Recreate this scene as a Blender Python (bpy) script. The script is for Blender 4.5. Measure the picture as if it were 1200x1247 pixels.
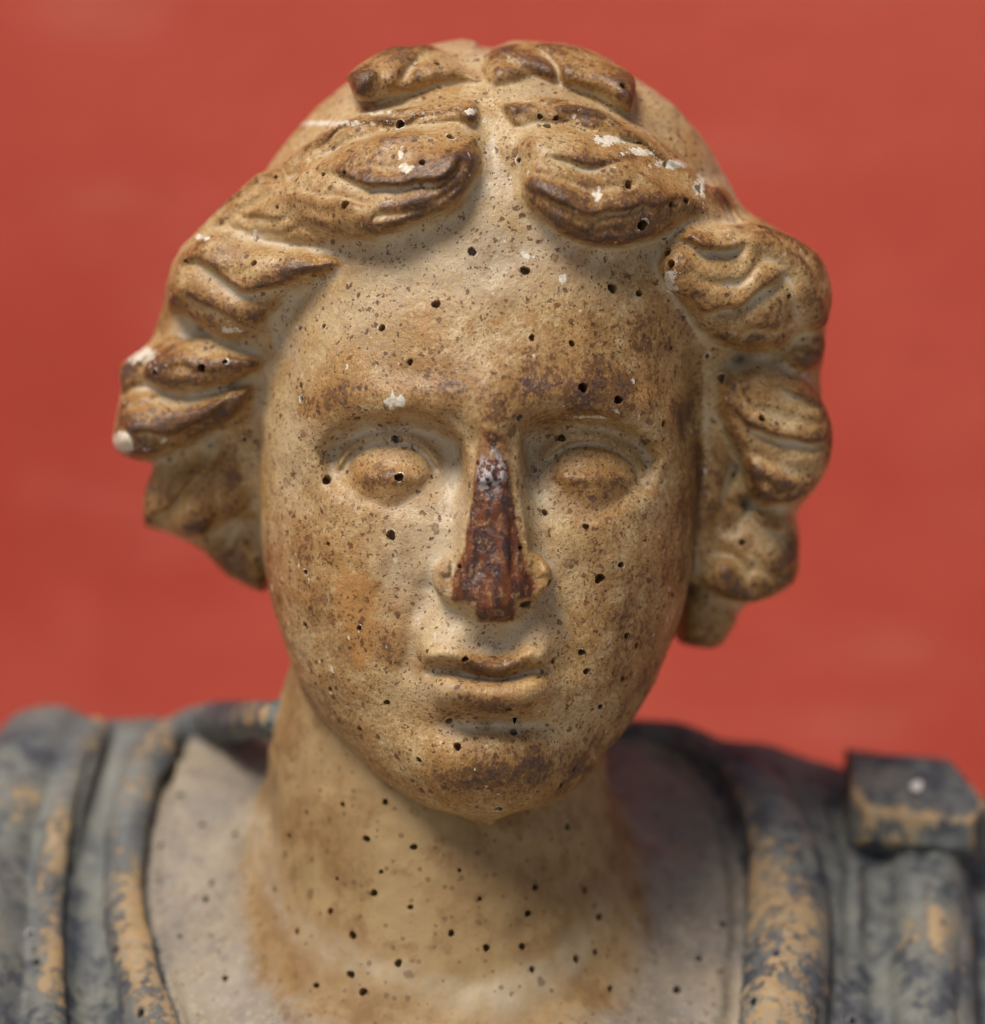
import bpy, math, time
import numpy as np
T0 = time.time()
rng = np.random.default_rng(7)
S = 0.00025            # one sculpting unit (a pixel of the photograph at the brow) in metres
D = 4000.0             # camera distance in units
PITCH = math.radians(9)
scene = bpy.context.scene
for o in list(bpy.data.objects):
    bpy.data.objects.remove(o)

# ------------------------------------------------------------------ camera, light
BASE_Z = 1.30          # height of the brow above the ground, metres
cp, sp = math.cos(PITCH), math.sin(PITCH)
def to_world(v):       # sculpt frame (x right, y away, z up; view-aligned) -> world, camera looking down by PITCH
    v = np.asarray(v, dtype=np.float64) * S
    x, y, z = v[..., 0], v[..., 1], v[..., 2]
    return np.stack([x, y * cp + z * sp, -y * sp + z * cp + BASE_Z], -1)
def dir_world(v):
    x, y, z = v[..., 0], v[..., 1], v[..., 2]
    return np.stack([x, y * cp + z * sp, -y * sp + z * cp], -1)

cam_data = bpy.data.cameras.new("camera")
cam = bpy.data.objects.new("camera", cam_data)
scene.collection.objects.link(cam)
cam.location = to_world((0, -D, 0))
cam.rotation_euler = (math.pi / 2 - PITCH, 0, 0)
cam_data.sensor_fit = 'HORIZONTAL'
cam_data.sensor_width = 36
cam_data.lens = 36 * D / 1200
cam_data.clip_start = 0.05
cam_data.clip_end = 100
cam_data.dof.use_dof = True
cam_data.dof.focus_distance = (D + 35) * S
cam_data.dof.aperture_fstop = 3.6
scene.camera = cam

SUN_EL, SUN_AZ = math.radians(61), math.radians(-38)   # azimuth seen from the camera side, negative = left
world = bpy.data.worlds.new("World")
scene.world = world
world.use_nodes = True
wn = world.node_tree
wn.nodes.clear()
sky = wn.nodes.new('ShaderNodeTexSky')
sky.sky_type = 'NISHITA'
sky.sun_disc = False
sky.sun_elevation = SUN_EL
sky.sun_rotation = math.pi + SUN_AZ * -1
sky.air_density = 1.0
sky.dust_density = 3.0
sky.ozone_density = 1.0
bg = wn.nodes.new('ShaderNodeBackground')
bg.inputs['Strength'].default_value = 0.062
wo = wn.nodes.new('ShaderNodeOutputWorld')
wn.links.new(sky.outputs[0], bg.inputs[0])
wn.links.new(bg.outputs[0], wo.inputs[0])

sun_data = bpy.data.lights.new("sun", 'SUN')
sun_data.energy = 3.1
sun_data.angle = math.radians(25)
sun_data.color = (1.0, 0.95, 0.88)
sun = bpy.data.objects.new("sun", sun_data)
scene.collection.objects.link(sun)
from mathutils import Vector
sdir = Vector((math.sin(SUN_AZ) * math.cos(SUN_EL), -math.cos(SUN_AZ) * math.cos(SUN_EL), math.sin(SUN_EL)))
sun.rotation_euler = sdir.to_track_quat('Z', 'Y').to_euler()
sun.location = (0, 0, 4)

scene.render.engine = 'CYCLES'
vs = scene.view_settings
vs.view_transform = 'Standard'
vs.look = 'None'
vs.exposure = 0.30
vs.gamma = 1.0
scene.cycles.use_denoising = True
scene.cycles.use_adaptive_sampling = True
scene.cycles.adaptive_threshold = 0.02
scene.cycles.max_bounces = 3
scene.cycles.diffuse_bounces = 2
scene.cycles.glossy_bounces = 2

# ------------------------------------------------------------------ node helper
class NT:
    def __init__(self, name):
        self.mat = bpy.data.materials.new(name)
        self.mat.use_nodes = True
        self.t = self.mat.node_tree
        self.t.nodes.clear()
        self.out = self.n('ShaderNodeOutputMaterial')
        self.b = self.n('ShaderNodeBsdfPrincipled')
        self.l(self.b.outputs[0], self.out.inputs['Surface'])
        self.co = self.n('ShaderNodeTexCoord').outputs['Object']
    def n(self, t, **kw):
        nd = self.t.nodes.new(t)
        for k, v in kw.items():
            setattr(nd, k, v)
        return nd
    def l(self, a, b):
        self.t.links.new(a, b)
    def put(self, sock, v):
        if isinstance(v, bpy.types.NodeSocket):
            self.l(v, sock)
        elif isinstance(v, (tuple, list)):
            sock.default_value = tuple(v) if len(v) == len(sock.default_value) else tuple(v) + (1.0,)
        else:
            sock.default_value = v
    def math(self, op, a, b=0.0, c=0.0, clamp=False):
        nd = self.n('ShaderNodeMath', operation=op)
        nd.use_clamp = clamp
        self.put(nd.inputs[0], a)
        self.put(nd.inputs[1], b)
        self.put(nd.inputs[2], c)
        return nd.outputs[0]
    def add(self, a, b): return self.math('ADD', a, b)
    def sub(self, a, b): return self.math('SUBTRACT', a, b)
    def mul(self, a, b): return self.math('MULTIPLY', a, b)
    def ss(self, x, lo, hi, a=0.0, b=1.0):
        nd = self.n('ShaderNodeMapRange', interpolation_type='SMOOTHSTEP')
        self.put(nd.inputs['Value'], x)
        nd.inputs['From Min'].default_value = lo
        nd.inputs['From Max'].default_value = hi
        nd.inputs['To Min'].default_value = a
        nd.inputs['To Max'].default_value = b
        return nd.outputs[0]
    def mix(self, f, a, b):
        nd = self.n('ShaderNodeMix', data_type='RGBA')
        self.put(nd.inputs[0], f)
        self.put(nd.inputs[6], a)
        self.put(nd.inputs[7], b)
        return nd.outputs[2]
    def noise(self, scale, detail=4, rough=0.55, dist=0.0, vec=None, out=0):
        nd = self.n('ShaderNodeTexNoise')
        self.l(vec or self.co, nd.inputs['Vector'])
        nd.inputs['Scale'].default_value = scale
        nd.inputs['Detail'].default_value = detail
        nd.inputs['Roughness'].default_value = rough
        nd.inputs['Distortion'].default_value = dist
        return nd.outputs[out]
    def vor(self, scale, vec=None, feature='F1', rnd=1.0):
        nd = self.n('ShaderNodeTexVoronoi', feature=feature)
        self.l(vec or self.co, nd.inputs['Vector'])
        nd.inputs['Scale'].default_value = scale
        nd.inputs['Randomness'].default_value = rnd
        return nd
    def scaled(self, s, off=(0, 0, 0), vec=None):
        nd = self.n('ShaderNodeMapping')
        self.l(vec or self.co, nd.inputs['Vector'])
        nd.inputs['Scale'].default_value = s
        nd.inputs['Location'].default_value = off
        return nd.outputs[0]
    def warp(self, scale, amt, vec=None):
        nz = self.noise(scale, 3, 0.6, vec=vec, out=1)
        s = self.n('ShaderNodeVectorMath', operation='SUBTRACT')
        self.l(nz, s.inputs[0]); s.inputs[1].default_value = (.5, .5, .5)
        m = self.n('ShaderNodeVectorMath', operation='SCALE')
        self.l(s.outputs[0], m.inputs[0]); m.inputs['Scale'].default_value = amt
        a = self.n('ShaderNodeVectorMath', operation='ADD')
        self.l(vec or self.co, a.inputs[0]); self.l(m.outputs[0], a.inputs[1])
        return a.outputs[0]
    def attr(self, name):
        nd = self.n('ShaderNodeAttribute', attribute_name=name)
        sp_ = self.n('ShaderNodeSeparateColor')
        self.l(nd.outputs['Color'], sp_.inputs[0])
        return sp_.outputs
    def bump(self, h, strength, dist, prev=None):
        nd = self.n('ShaderNodeBump')
        nd.inputs['Strength'].default_value = strength
        nd.inputs['Distance'].default_value = dist
        self.l(h, nd.inputs['Height'])
        if prev is not None:
            self.l(prev, nd.inputs['Normal'])
        return nd.outputs[0]

def spots(m, scale, vec, density, r0, r1, soft=0.12):
    """scattered irregular spots: returns mask, and signed rim value"""
    v = m.vor(scale, vec)
    sc = m.n('ShaderNodeSeparateColor')
    m.l(v.outputs['Color'], sc.inputs[0])
    gate = m.math('LESS_THAN', sc.outputs[0], density)
    rad = m.add(m.mul(sc.outputs[1], r1 - r0), r0)
    d = m.sub(rad, v.outputs['Distance'])          # positive inside
    mask = m.mul(m.ss(d, 0.0, soft), gate)
    rim = m.mul(m.mul(m.ss(d, -0.02, 0.05), m.ss(d, 0.07, 0.15, 1.0, 0.0)), gate)
    return mask, rim, sc.outputs[2]

# ------------------------------------------------------------------ materials
def skin_material():
    m = NT("aged_painted_wood")
    A = m.attr('wear'); B = m.attr('stain_sheen')
    pat, dust, chip = A[0], A[1], A[2]
    red, bare, grey = B[0], B[1], B[2]
    big = m.noise(45, 2, 0.6)
    mid = m.noise(190, 4, 0.66)
    fine = m.noise(760, 3, 0.65)
    crumb = m.noise(470, 4, 0.72, vec=m.scaled((1, 1, .8), (3, 1, 7)))
    w1 = m.warp(420, 0.0034)
    midc, finec, crc = m.sub(mid, .5), m.sub(fine, .5), m.sub(crumb, .5)
    c = m.mix(m.ss(m.add(m.mul(big, .65), m.mul(mid, .35)), .40, .60), (0.485, 0.335, 0.162), (0.385, 0.212, 0.066))
    hair_f = m.noise(2300, 2, .6)
    c = m.mix(m.ss(fine, .50, .68, 0, .65), c, (0.205, 0.102, 0.032))
    c = m.mix(m.ss(fine, .47, .30, 0, .45), c, (0.62, 0.48, 0.29))
    c = m.mix(m.ss(hair_f, .54, .70, 0, .50), c, (0.20, 0.11, 0.042))
    c = m.mix(m.ss(hair_f, .44, .30, 0, .35), c, (0.64, 0.52, 0.34))
    # pale dusty ground in recesses and on rubbed areas
    dm = m.math('ADD', dust, m.add(m.mul(midc, 1.0), m.mul(finec, .5)), clamp=True)
    c = m.mix(m.ss(dm, .12, .9, 0, .85), c, (0.58, 0.485, 0.345))
    # grey film in the hollows beside the nose, eyes and mouth
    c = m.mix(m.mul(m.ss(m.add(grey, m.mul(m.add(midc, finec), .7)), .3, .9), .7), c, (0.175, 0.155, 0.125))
    # bare ochre patches where the paint has flaked
    bm_ = m.ss(m.add(bare, m.mul(m.add(midc, m.mul(crc, .6)), 1.1)), .40, .45)
    c = m.mix(m.mul(bm_, .85), c, (0.46, 0.225, 0.070))
    # brown patina: warm wash, then broken darker brown, then purple-black crumbs
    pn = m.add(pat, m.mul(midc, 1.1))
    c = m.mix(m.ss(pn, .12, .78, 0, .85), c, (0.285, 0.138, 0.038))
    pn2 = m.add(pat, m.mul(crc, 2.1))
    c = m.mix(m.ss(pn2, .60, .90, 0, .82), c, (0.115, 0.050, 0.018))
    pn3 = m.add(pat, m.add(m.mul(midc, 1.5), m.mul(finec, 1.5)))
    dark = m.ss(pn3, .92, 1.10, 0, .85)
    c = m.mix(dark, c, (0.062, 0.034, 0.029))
    # freckles, clustered
    clear = m.ss(m.add(m.mul(dust, .6), red), .3, 1.0, 1.0, .25)
    clus = m.mul(m.ss(m.add(m.add(m.noise(85, 2, .6), m.mul(midc, .9)), m.mul(pat, .40)), .38, .78, .20, 2.2), clear)
    f1, r1, q1 = spots(m, 170, w1, m.mul(clus, .13), .08, .32, .07)
    f2, r2, q2 = spots(m, 360, w1, m.mul(clus, .34), .08, .40, .09)
    f3, r3, q3 = spots(m, 820, w1, m.mul(clus, .62), .12, .46, .16)
    c = m.mix(m.mul(f3, .80), c, m.mix(q3, (0.165, 0.060, 0.012), (0.048, 0.024, 0.016)))
    c = m.mix(m.mul(f2, .82), c, m.mix(q2, (0.175, 0.064, 0.013), (0.050, 0.025, 0.017)))
    c = m.mix(m.mul(f1, m.add(m.mul(q1, .5), .25)), c, m.mix(q1, (0.27, 0.13, 0.042), (0.085, 0.042, 0.028)))
    rr = m.math('MAXIMUM', r1, r2)
    c = m.mix(m.mul(rr, .45), c, (0.13, 0.055, 0.018))
    ck = m.vor(230, m.warp(160, .0065), 'DISTANCE_TO_EDGE')
    crk = m.mul(m.ss(ck.outputs['Distance'], 0.0, .022, 1, 0), m.ss(m.add(big, m.mul(midc, .6)), .50, .62))
    c = m.mix(m.mul(crk, .5), c, (0.11, 0.062, 0.028))
    # small white gesso chips
    g1, _, _ = spots(m, 200, m.scaled((1, 1, .7), (5, 2, 9), w1), .040, .06, .22, .05)
    g2, _, _ = spots(m, 560, m.scaled((1, 1, .55), (1, 8, 3), w1), .030, .1, .36, .08)
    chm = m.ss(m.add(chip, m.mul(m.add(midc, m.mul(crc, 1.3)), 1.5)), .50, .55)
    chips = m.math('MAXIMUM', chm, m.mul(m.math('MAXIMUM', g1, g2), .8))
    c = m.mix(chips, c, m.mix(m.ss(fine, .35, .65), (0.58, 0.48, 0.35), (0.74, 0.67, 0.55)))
    # broken nose: bare red-brown wood with dark streaks and a painted bluish sheen
    rn = m.noise(260, 4, .68, vec=m.scaled((1, 1, .3)))
    rc = m.mix(m.ss(rn, .38, .58), (0.165, 0.045, 0.013), (0.050, 0.019, 0.012))
    rc = m.mix(m.ss(crumb, .53, .66, 0, .65), rc, (0.34, 0.19, 0.075))
    rc = m.mix(m.mul(m.ss(grey, .3, .8), m.ss(crumb, .36, .50, .9, .15)), rc, (0.035, 0.026, 0.026))
    rc = m.mix(m.mul(m.ss(bare, .3, .8), m.ss(crumb, .46, .54)), rc, (0.46, 0.42, 0.41))  # pale sheen of the bridge put into the colour
    rmv = m.add(red, m.mul(m.add(crc, midc), 1.1))
    rm = m.ss(rmv, .46, .66)
    c = m.mix(m.ss(rmv, .22, .45, 0, .75), c, (0.25, 0.115, 0.035))
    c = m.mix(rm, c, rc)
    m.l(c, m.b.inputs['Base Color'])
    ro = m.math('ADD', m.ss(mid, .3, .7, .38, .58), m.mul(pat, -.12))
    ro = m.math('ADD', ro, m.mul(rm, -.16))
    m.l(ro, m.b.inputs['Roughness'])
    m.b.inputs['Specular IOR Level'].default_value = 0.4
    h = m.add(m.mul(mid, .6), m.add(m.mul(fine, .30), m.mul(hair_f, .07)))
    h = m.sub(h, m.mul(chm, .22))
    h = m.sub(h, m.mul(f2, .14))
    h = m.add(h, m.mul(crumb, m.add(m.mul(pat, .45), m.mul(red, .7))))
    bn = m.bump(h, 0.72, 0.0010)
    m.l(bn, m.b.inputs['Normal'])
    return m.mat

def garment_material():
    m = NT("flaking_blue_grey_paint")
    A = m.attr('wear')
    flake, pale, chip = A[0], A[1], A[2]
    big = m.noise(32, 5, .6)
    mid = m.noise(120, 6, .65)
    fine = m.noise(500, 5, .65)
    c = m.mix(m.ss(big, .4, .62), (0.082, 0.088, 0.092), (0.150, 0.150, 0.128))
    c = m.mix(m.ss(mid, .46, .60, 0, .85), c, (0.033, 0.039, 0.050))
    c = m.mix(m.ss(m.add(pale, m.mul(m.sub(mid, .5), .8)), .3, .8, 0, .8), c, (0.215, 0.21, 0.18))
    c = m.mix(m.ss(fine, .55, .75, 0, .4), c, (0.24, 0.20, 0.14))
    streak = m.noise(150, 5, .72, vec=m.scaled((1.4, 1.4, .5)))
    fm = m.add(flake, m.mul(m.sub(streak, .5), 2.0))
    fmask = m.ss(fm, .62, .78)
    oc = m.mix(m.ss(fine, .38, .62), (0.34, 0.215, 0.10), (0.25, 0.205, 0.135))
    c = m.mix(m.mul(fmask, .92), c, oc)
    f2 = m.add(flake, m.mul(m.sub(m.noise(360, 5, .7), .5), 2.2))
    c = m.mix(m.mul(m.ss(f2, .86, .98), .7), c, (0.36, 0.23, 0.10))
    d1, _, _ = spots(m, 260, m.warp(500, .002), .16, .1, .4, .1)
    c = m.mix(m.mul(d1, .75), c, (0.03, 0.032, 0.04))
    chm = m.ss(m.add(chip, m.mul(m.sub(mid, .5), 1.6)), .45, .6)
    c = m.mix(chm, c, (0.62, 0.58, 0.52))
    m.l(c, m.b.inputs['Base Color'])
    m.b.inputs['Roughness'].default_value = .55
    m.b.inputs['Specular IOR Level'].default_value = .35
    h = m.sub(m.add(m.mul(mid, .5), m.mul(fine, .2)), m.mul(fmask, .35))
    m.l(m.bump(h, .7, .0014), m.b.inputs['Normal'])
    return m.mat

def chest_material():
    m = NT("worn_dusty_wood")
    A = m.attr('wear')
    warm, dust, chip = A[0], A[1], A[2]
    big = m.noise(30, 5, .6)
    mid = m.noise(140, 6, .65)
    fine = m.noise(520, 5, .65)
    grain = m.noise(190, 3, .6, vec=m.scaled((1, 1, .5)))
    cold = m.mix(m.ss(big, .38, .62), (0.275, 0.222, 0.158), (0.20, 0.168, 0.134))
    cold = m.mix(m.ss(mid, .5, .68, 0, .6), cold, (0.135, 0.118, 0.107))
    cold = m.mix(m.ss(fine, .5, .7, 0, .45), cold, (0.46, 0.375, 0.245))
    hot = m.mix(m.ss(m.add(m.mul(grain, .3), m.mul(big, .7)), .36, .64), (0.34, 0.228, 0.105), (0.255, 0.152, 0.060))
    hot = m.mix(m.ss(m.add(mid, m.mul(m.sub(big, .5), .5)), .47, .66, 0, .65), hot, (0.19, 0.098, 0.034))
    c = m.mix(m.ss(m.add(warm, m.add(m.mul(m.sub(mid, .5), .9), m.mul(m.sub(big, .5), .7))), .2, .8), cold, hot)
    c = m.mix(m.ss(m.add(dust, m.mul(m.sub(mid, .5), .7)), .25, .85, 0, .8), c, (0.50, 0.43, 0.31))
    f1, r1, q1 = spots(m, 150, m.warp(420, .003), .30, .08, .30, .1)
    f2, r2, q2 = spots(m, 380, m.warp(900, .001), .34, .12, .42, .12)
    c = m.mix(m.mul(m.math('MAXIMUM', f1, f2), .62), c, (0.12, 0.060, 0.024))
    m.l(c, m.b.inputs['Base Color'])
    m.l(m.ss(mid, .3, .7, .5, .68), m.b.inputs['Roughness'])
    m.b.inputs['Specular IOR Level'].default_value = .35
    h = m.add(m.mul(mid, .5), m.mul(fine, .25))
    m.l(m.bump(h, .6, .001), m.b.inputs['Normal'])
    return m.mat

def wall_material():
    m = NT("red_limewash")
    big = m.noise(1.7, 4, .55)
    mid = m.noise(7, 4, .6)
    st = m.noise(6, 5, .6, vec=m.scaled((1, 1, 4.5)))
    c = m.mix(m.ss(big, .38, .62), (0.55, 0.088, 0.056), (0.44, 0.057, 0.037))
    c = m.mix(m.ss(mid, .45, .7, 0, .7), c, (0.55, 0.096, 0.062))
    c = m.mix(m.ss(st, .56, .72, 0, .45), c, (0.57, 0.15, 0.11))
    m.l(c, m.b.inputs['Base Color'])
    m.b.inputs['Roughness'].default_value = .85
    m.b.inputs['Specular IOR Level'].default_value = .2
    m.l(m.bump(m.add(mid, m.noise(60, 5, .6)), .5, .004), m.b.inputs['Normal'])
    return m.mat

MAT_SKIN, MAT_GARM, MAT_CHEST, MAT_WALL = skin_material(), garment_material(), chest_material(), wall_material()

# ------------------------------------------------------------------ sculpting kit (signed-distance clay)
def P(px, py, d):
    s = (D + d) / D
    return np.array([(px - 600) * s, d, -(py - 623.5) * s], dtype=np.float64)
def project(v):
    s = D / (D + v[:, 1])
    return v[:, 0] * s + 600, 623.5 - v[:, 2] * s

def smax_(a, b, k):
    h = np.maximum(k - np.abs(a - b), 0) / k
    return np.maximum(a, b) + h * h * k * .25
def smin_(a, b, k):
    h = np.maximum(k - np.abs(a - b), 0) / k
    return np.minimum(a, b) - h * h * k * .25

def catmull(pts, n):
    pts = np.asarray(pts, dtype=np.float64)
    ext = np.vstack([2 * pts[0] - pts[1], pts, 2 * pts[-1] - pts[-2]])
    out = []
    for i in range(len(pts) - 1):
        p0, p1, p2, p3 = ext[i:i + 4]
        for t in np.linspace(0, 1, n, endpoint=False):
            out.append(.5 * ((2 * p1) + (-p0 + p2) * t + (2 * p0 - 5 * p1 + 4 * p2 - p3) * t * t + (-p0 + 3 * p1 - 3 * p2 + p3) * t ** 3))
    out.append(pts[-1])
    return np.array(out)

class Grid:
    def __init__(self, lo, hi, h):
        self.lo = np.array(lo, float); self.h = h
        self.n = np.ceil((np.array(hi, float) - self.lo) / h).astype(int) + 1
        self.F = np.full(self.n, 400.0, np.float32)
        self.L = np.zeros(self.n, np.uint8)
        self.ax = [(self.lo[i] + h * np.arange(self.n[i])).astype(np.float32) for i in range(3)]
    def sub(self, lo, hi):
        a = np.clip(np.floor((np.array(lo) - self.lo) / self.h).astype(int), 0, self.n)
        b = np.clip(np.ceil((np.array(hi) - self.lo) / self.h).astype(int) + 1, 0, self.n)
        sl = tuple(slice(a[i], b[i]) for i in range(3))
        X = self.ax[0][sl[0]][:, None, None]; Y = self.ax[1][sl[1]][None, :, None]; Z = self.ax[2][sl[2]][None, None, :]
        return sl, X, Y, Z
    def put(self, sl, f, k, label):
        cur = self.F[sl]
        if label is not None:
            self.L[sl][f < cur] = label
        self.F[sl] = smin_(cur, f, k)
    def carve(self, sl, f, k):
        self.F[sl] = smax_(self.F[sl], -f, k)
    def sweep(self, pts, label, k=9, sub=5, fl=0, amp=0.0, fy=1.0, carve=False, phase=0.0, pad=34):
        """tapering swept strand through (px, py, depth, radius); fl flutes of depth amp run along it"""
        c = np.array([np.append(P(p[0], p[1], p[2]), p[3] * (D + p[2]) / D) for p in pts])
        c = catmull(c, sub)
        c[:, 3] = np.maximum(c[:, 3], 2)
        r = c[:, 3].max() / min(fy, 1) + pad
        sl, X, Y, Z = self.sub(c[:, :3].min(0) - r, c[:, :3].max(0) + r)
        if 0 in self.F[sl].shape:
            return
        best = None
        for i in range(len(c) - 1):
            a, b = c[i], c[i + 1]
            ab = (b - a)[:3].astype(np.float32)
            L2 = float(ab @ ab) + 1e-6
            dx, dy, dz = X - np.float32(a[0]), Y - np.float32(a[1]), Z - np.float32(a[2])
            t = np.clip((dx * ab[0] + dy * ab[1] + dz * ab[2]) / np.float32(L2), 0, 1)
            vx, vy, vz = dx - t * ab[0], (dy - t * ab[1]) * np.float32(fy), dz - t * ab[2]
            d = np.sqrt(vx * vx + vy * vy + vz * vz)
            rr = np.float32(a[3]) + t * np.float32(b[3] - a[3])
            f = d - rr
            if fl:
                tl = math.hypot(ab[0], ab[2]) + 1e-6
                th = np.arctan2(vx * np.float32(-ab[2] / tl) + vz * np.float32(ab[0] / tl), -vy)
                s_ = np.abs(np.sin(th * np.float32(fl * .5) + np.float32(phase + 0.10 * i)))
                f = f + np.float32(amp) * (1 - np.sqrt(s_)) * np.clip(rr / 14, .2, 1.3)
            best = f if best is None else np.minimum(best, f)
        if carve:
            self.carve(sl, best, k)
        else:
            self.put(sl, best, k, label)
    def ellipsoid(self, c, r, label, k=10, rot=0.0, carve=False, pad=40):
        """c=(px,py,d) r=(rx,rd,rz)"""
        p = P(*c)
        r = np.array(r, float) * (D + c[2]) / D
        R = max(r) + pad
        sl, X, Y, Z = self.sub(p - R, p + R)
        x, y, z = X - np.float32(p[0]), Y - np.float32(p[1]), Z - np.float32(p[2])
        if rot:
            cr, sr = np.float32(math.cos(rot)), np.float32(math.sin(rot))
            x, z = x * cr + z * sr, -x * sr + z * cr
        k0 = np.sqrt((x / r[0]) ** 2 + (y / r[1]) ** 2 + (z / r[2]) ** 2)
        k1 = np.sqrt((x / r[0] ** 2) ** 2 + (y / r[1] ** 2) ** 2 + (z / r[2] ** 2) ** 2) + 1e-6
        f = (k0 * (k0 - 1) / k1).astype(np.float32)
        (self.carve(sl, f, k) if carve else self.put(sl, f, k, label))
    def noise(self, cell, amp, seed):
        r = np.random.default_rng(seed)
        m = [int(math.ceil(self.n[i] * self.h / cell)) + 3 for i in range(3)]
        a = r.normal(size=m).astype(np.float32)
        for i in range(3):
            u = np.arange(self.n[i]) * self.h / cell + .5
            j = np.floor(u).astype(int); t = (u - j).astype(np.float32)
            t = t * t * (3 - 2 * t)
            sh = [1, 1, 1]; sh[i] = -1
            t = t.reshape(sh)
            a = np.take(a, j, axis=i) * (1 - t) + np.take(a, j + 1, axis=i) * t
        self.F += np.float32(amp) * a
    def sample(self, p, F=None):
        F = self.F if F is None else F
        u = (p - self.lo) / self.h
        u = np.clip(u, 0, self.n - 1.001)
        j = np.floor(u).astype(int); t = u - j
        v = 0
        for a in (0, 1):
            for b in (0, 1):
                for c in (0, 1):
                    w = (t[:, 0] if a else 1 - t[:, 0]) * (t[:, 1] if b else 1 - t[:, 1]) * (t[:, 2] if c else 1 - t[:, 2])
                    v = v + w * F[j[:, 0] + a, j[:, 1] + b, j[:, 2] + c]
        return v
    def front(self, px, py, lo=-90.0, hi=800.0, default=600.0):
        d = np.arange(lo, hi, 2.0)
        s = (D + d) / D
        p = np.stack([(px - 600) * s, d, -(py - 623.5) * s], 1)
        ok = ((p >= self.lo) & (p <= self.lo + self.h * (self.n - 1))).all(1)
        v = np.where(ok, self.sample(p), 99)
        i = np.argmax(v < 0)
        return d[i] if v[i] < 0 else default
    def grad(self, p, e):
        g = np.zeros_like(p)
        for i in range(3):
            o = np.zeros(3); o[i] = e
            g[:, i] = (self.sample(p + o) - self.sample(p - o)) / (2 * e)
        return g
    def mesh(self):
        F = self.F
        for ax in range(3):
            for e in (0, -1):
                sl = [slice(None)] * 3; sl[ax] = e
                F[tuple(sl)] = np.maximum(F[tuple(sl)], 1.0)
        ins = F < 0
        c = ins[:-1, :-1, :-1].astype(np.int8)
        cnt = np.zeros_like(c)
        for a in (0, 1):
            for b in (0, 1):
                for d in (0, 1):
                    cnt += ins[a:a + self.n[0] - 1, b:b + self.n[1] - 1, d:d + self.n[2] - 1]
        act = np.argwhere((cnt > 0) & (cnt < 8))
        idx = np.full(c.shape, -1, np.int32)
        idx[tuple(act.T)] = np.arange(len(act))
        pos = np.zeros((len(act), 3)); num = np.zeros(len(act))
        corners = [(a, b, d) for a in (0, 1) for b in (0, 1) for d in (0, 1)]
        vals = {q: F[act[:, 0] + q[0], act[:, 1] + q[1], act[:, 2] + q[2]].astype(np.float64) for q in corners}
        for q in corners:
            for i in range(3):
                if q[i] == 0:
                    q2 = list(q); q2[i] = 1; q2 = tuple(q2)
                    a, b = vals[q], vals[q2]
                    x = (a < 0) != (b < 0)
                    t = np.where(x, a / np.where(x, a - b, 1), 0)
                    pt = np.repeat(np.array(q, float)[None], len(act), 0)
                    pt[:, i] = t
                    pos += pt * x[:, None]; num += x
        V = self.lo + self.h * (act + pos / num[:, None])
        quads = []
        for i in range(3):
            j, k = (i + 1) % 3, (i + 2) % 3
            a = [slice(1, -1)] * 3; b = [slice(1, -1)] * 3
            a[i] = slice(0, -1); b[i] = slice(1, None)
            s0, s1 = ins[tuple(a)], ins[tuple(b)]
            e = np.argwhere(s0 != s1)
            off = np.ones(3, int); off[i] = 0
            g = e + off
            inside0 = s0[tuple(e.T)]
            def cell(dj, dk):
                q = g.copy(); q[:, j] -= dj; q[:, k] -= dk
                return idx[tuple(q.T)]
            Q = np.stack([cell(1, 1), cell(0, 1), cell(0, 0), cell(1, 0)], 1)
            Q[~inside0] = Q[~inside0][:, ::-1]
            quads.append(Q)
        Q = np.vstack(quads)
        Q = Q[(Q >= 0).all(1)]
        for _ in range(2):
            g = self.grad(V, self.h * .6)
            f = self.sample(V)
            step = f / np.maximum((g ** 2).sum(1), .15)
            V = V - np.clip(step, -self.h, self.h)[:, None] * g
        N = self.grad(V, self.h * .8)
        N /= np.linalg.norm(N, axis=1, keepdims=True) + 1e-9
        u = np.clip(np.round((V - self.lo) / self.h).astype(int), 0, self.n - 1)
        lab = self.L[tuple(u.T)]
        return V, Q, N, lab
    def curvature(self, V, R):
        dirs = np.array([(1, 0, 0), (-1, 0, 0), (0, 1, 0), (0, -1, 0), (0, 0, 1), (0, 0, -1)] +
                        [(a * .577, b * .577, c * .577) for a in (-1, 1) for b in (-1, 1) for c in (-1, 1)])
        return sum(np.clip(self.sample(V + R * d), -1.5 * R, 1.5 * R) for d in dirs) / (len(dirs) * R)

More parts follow.
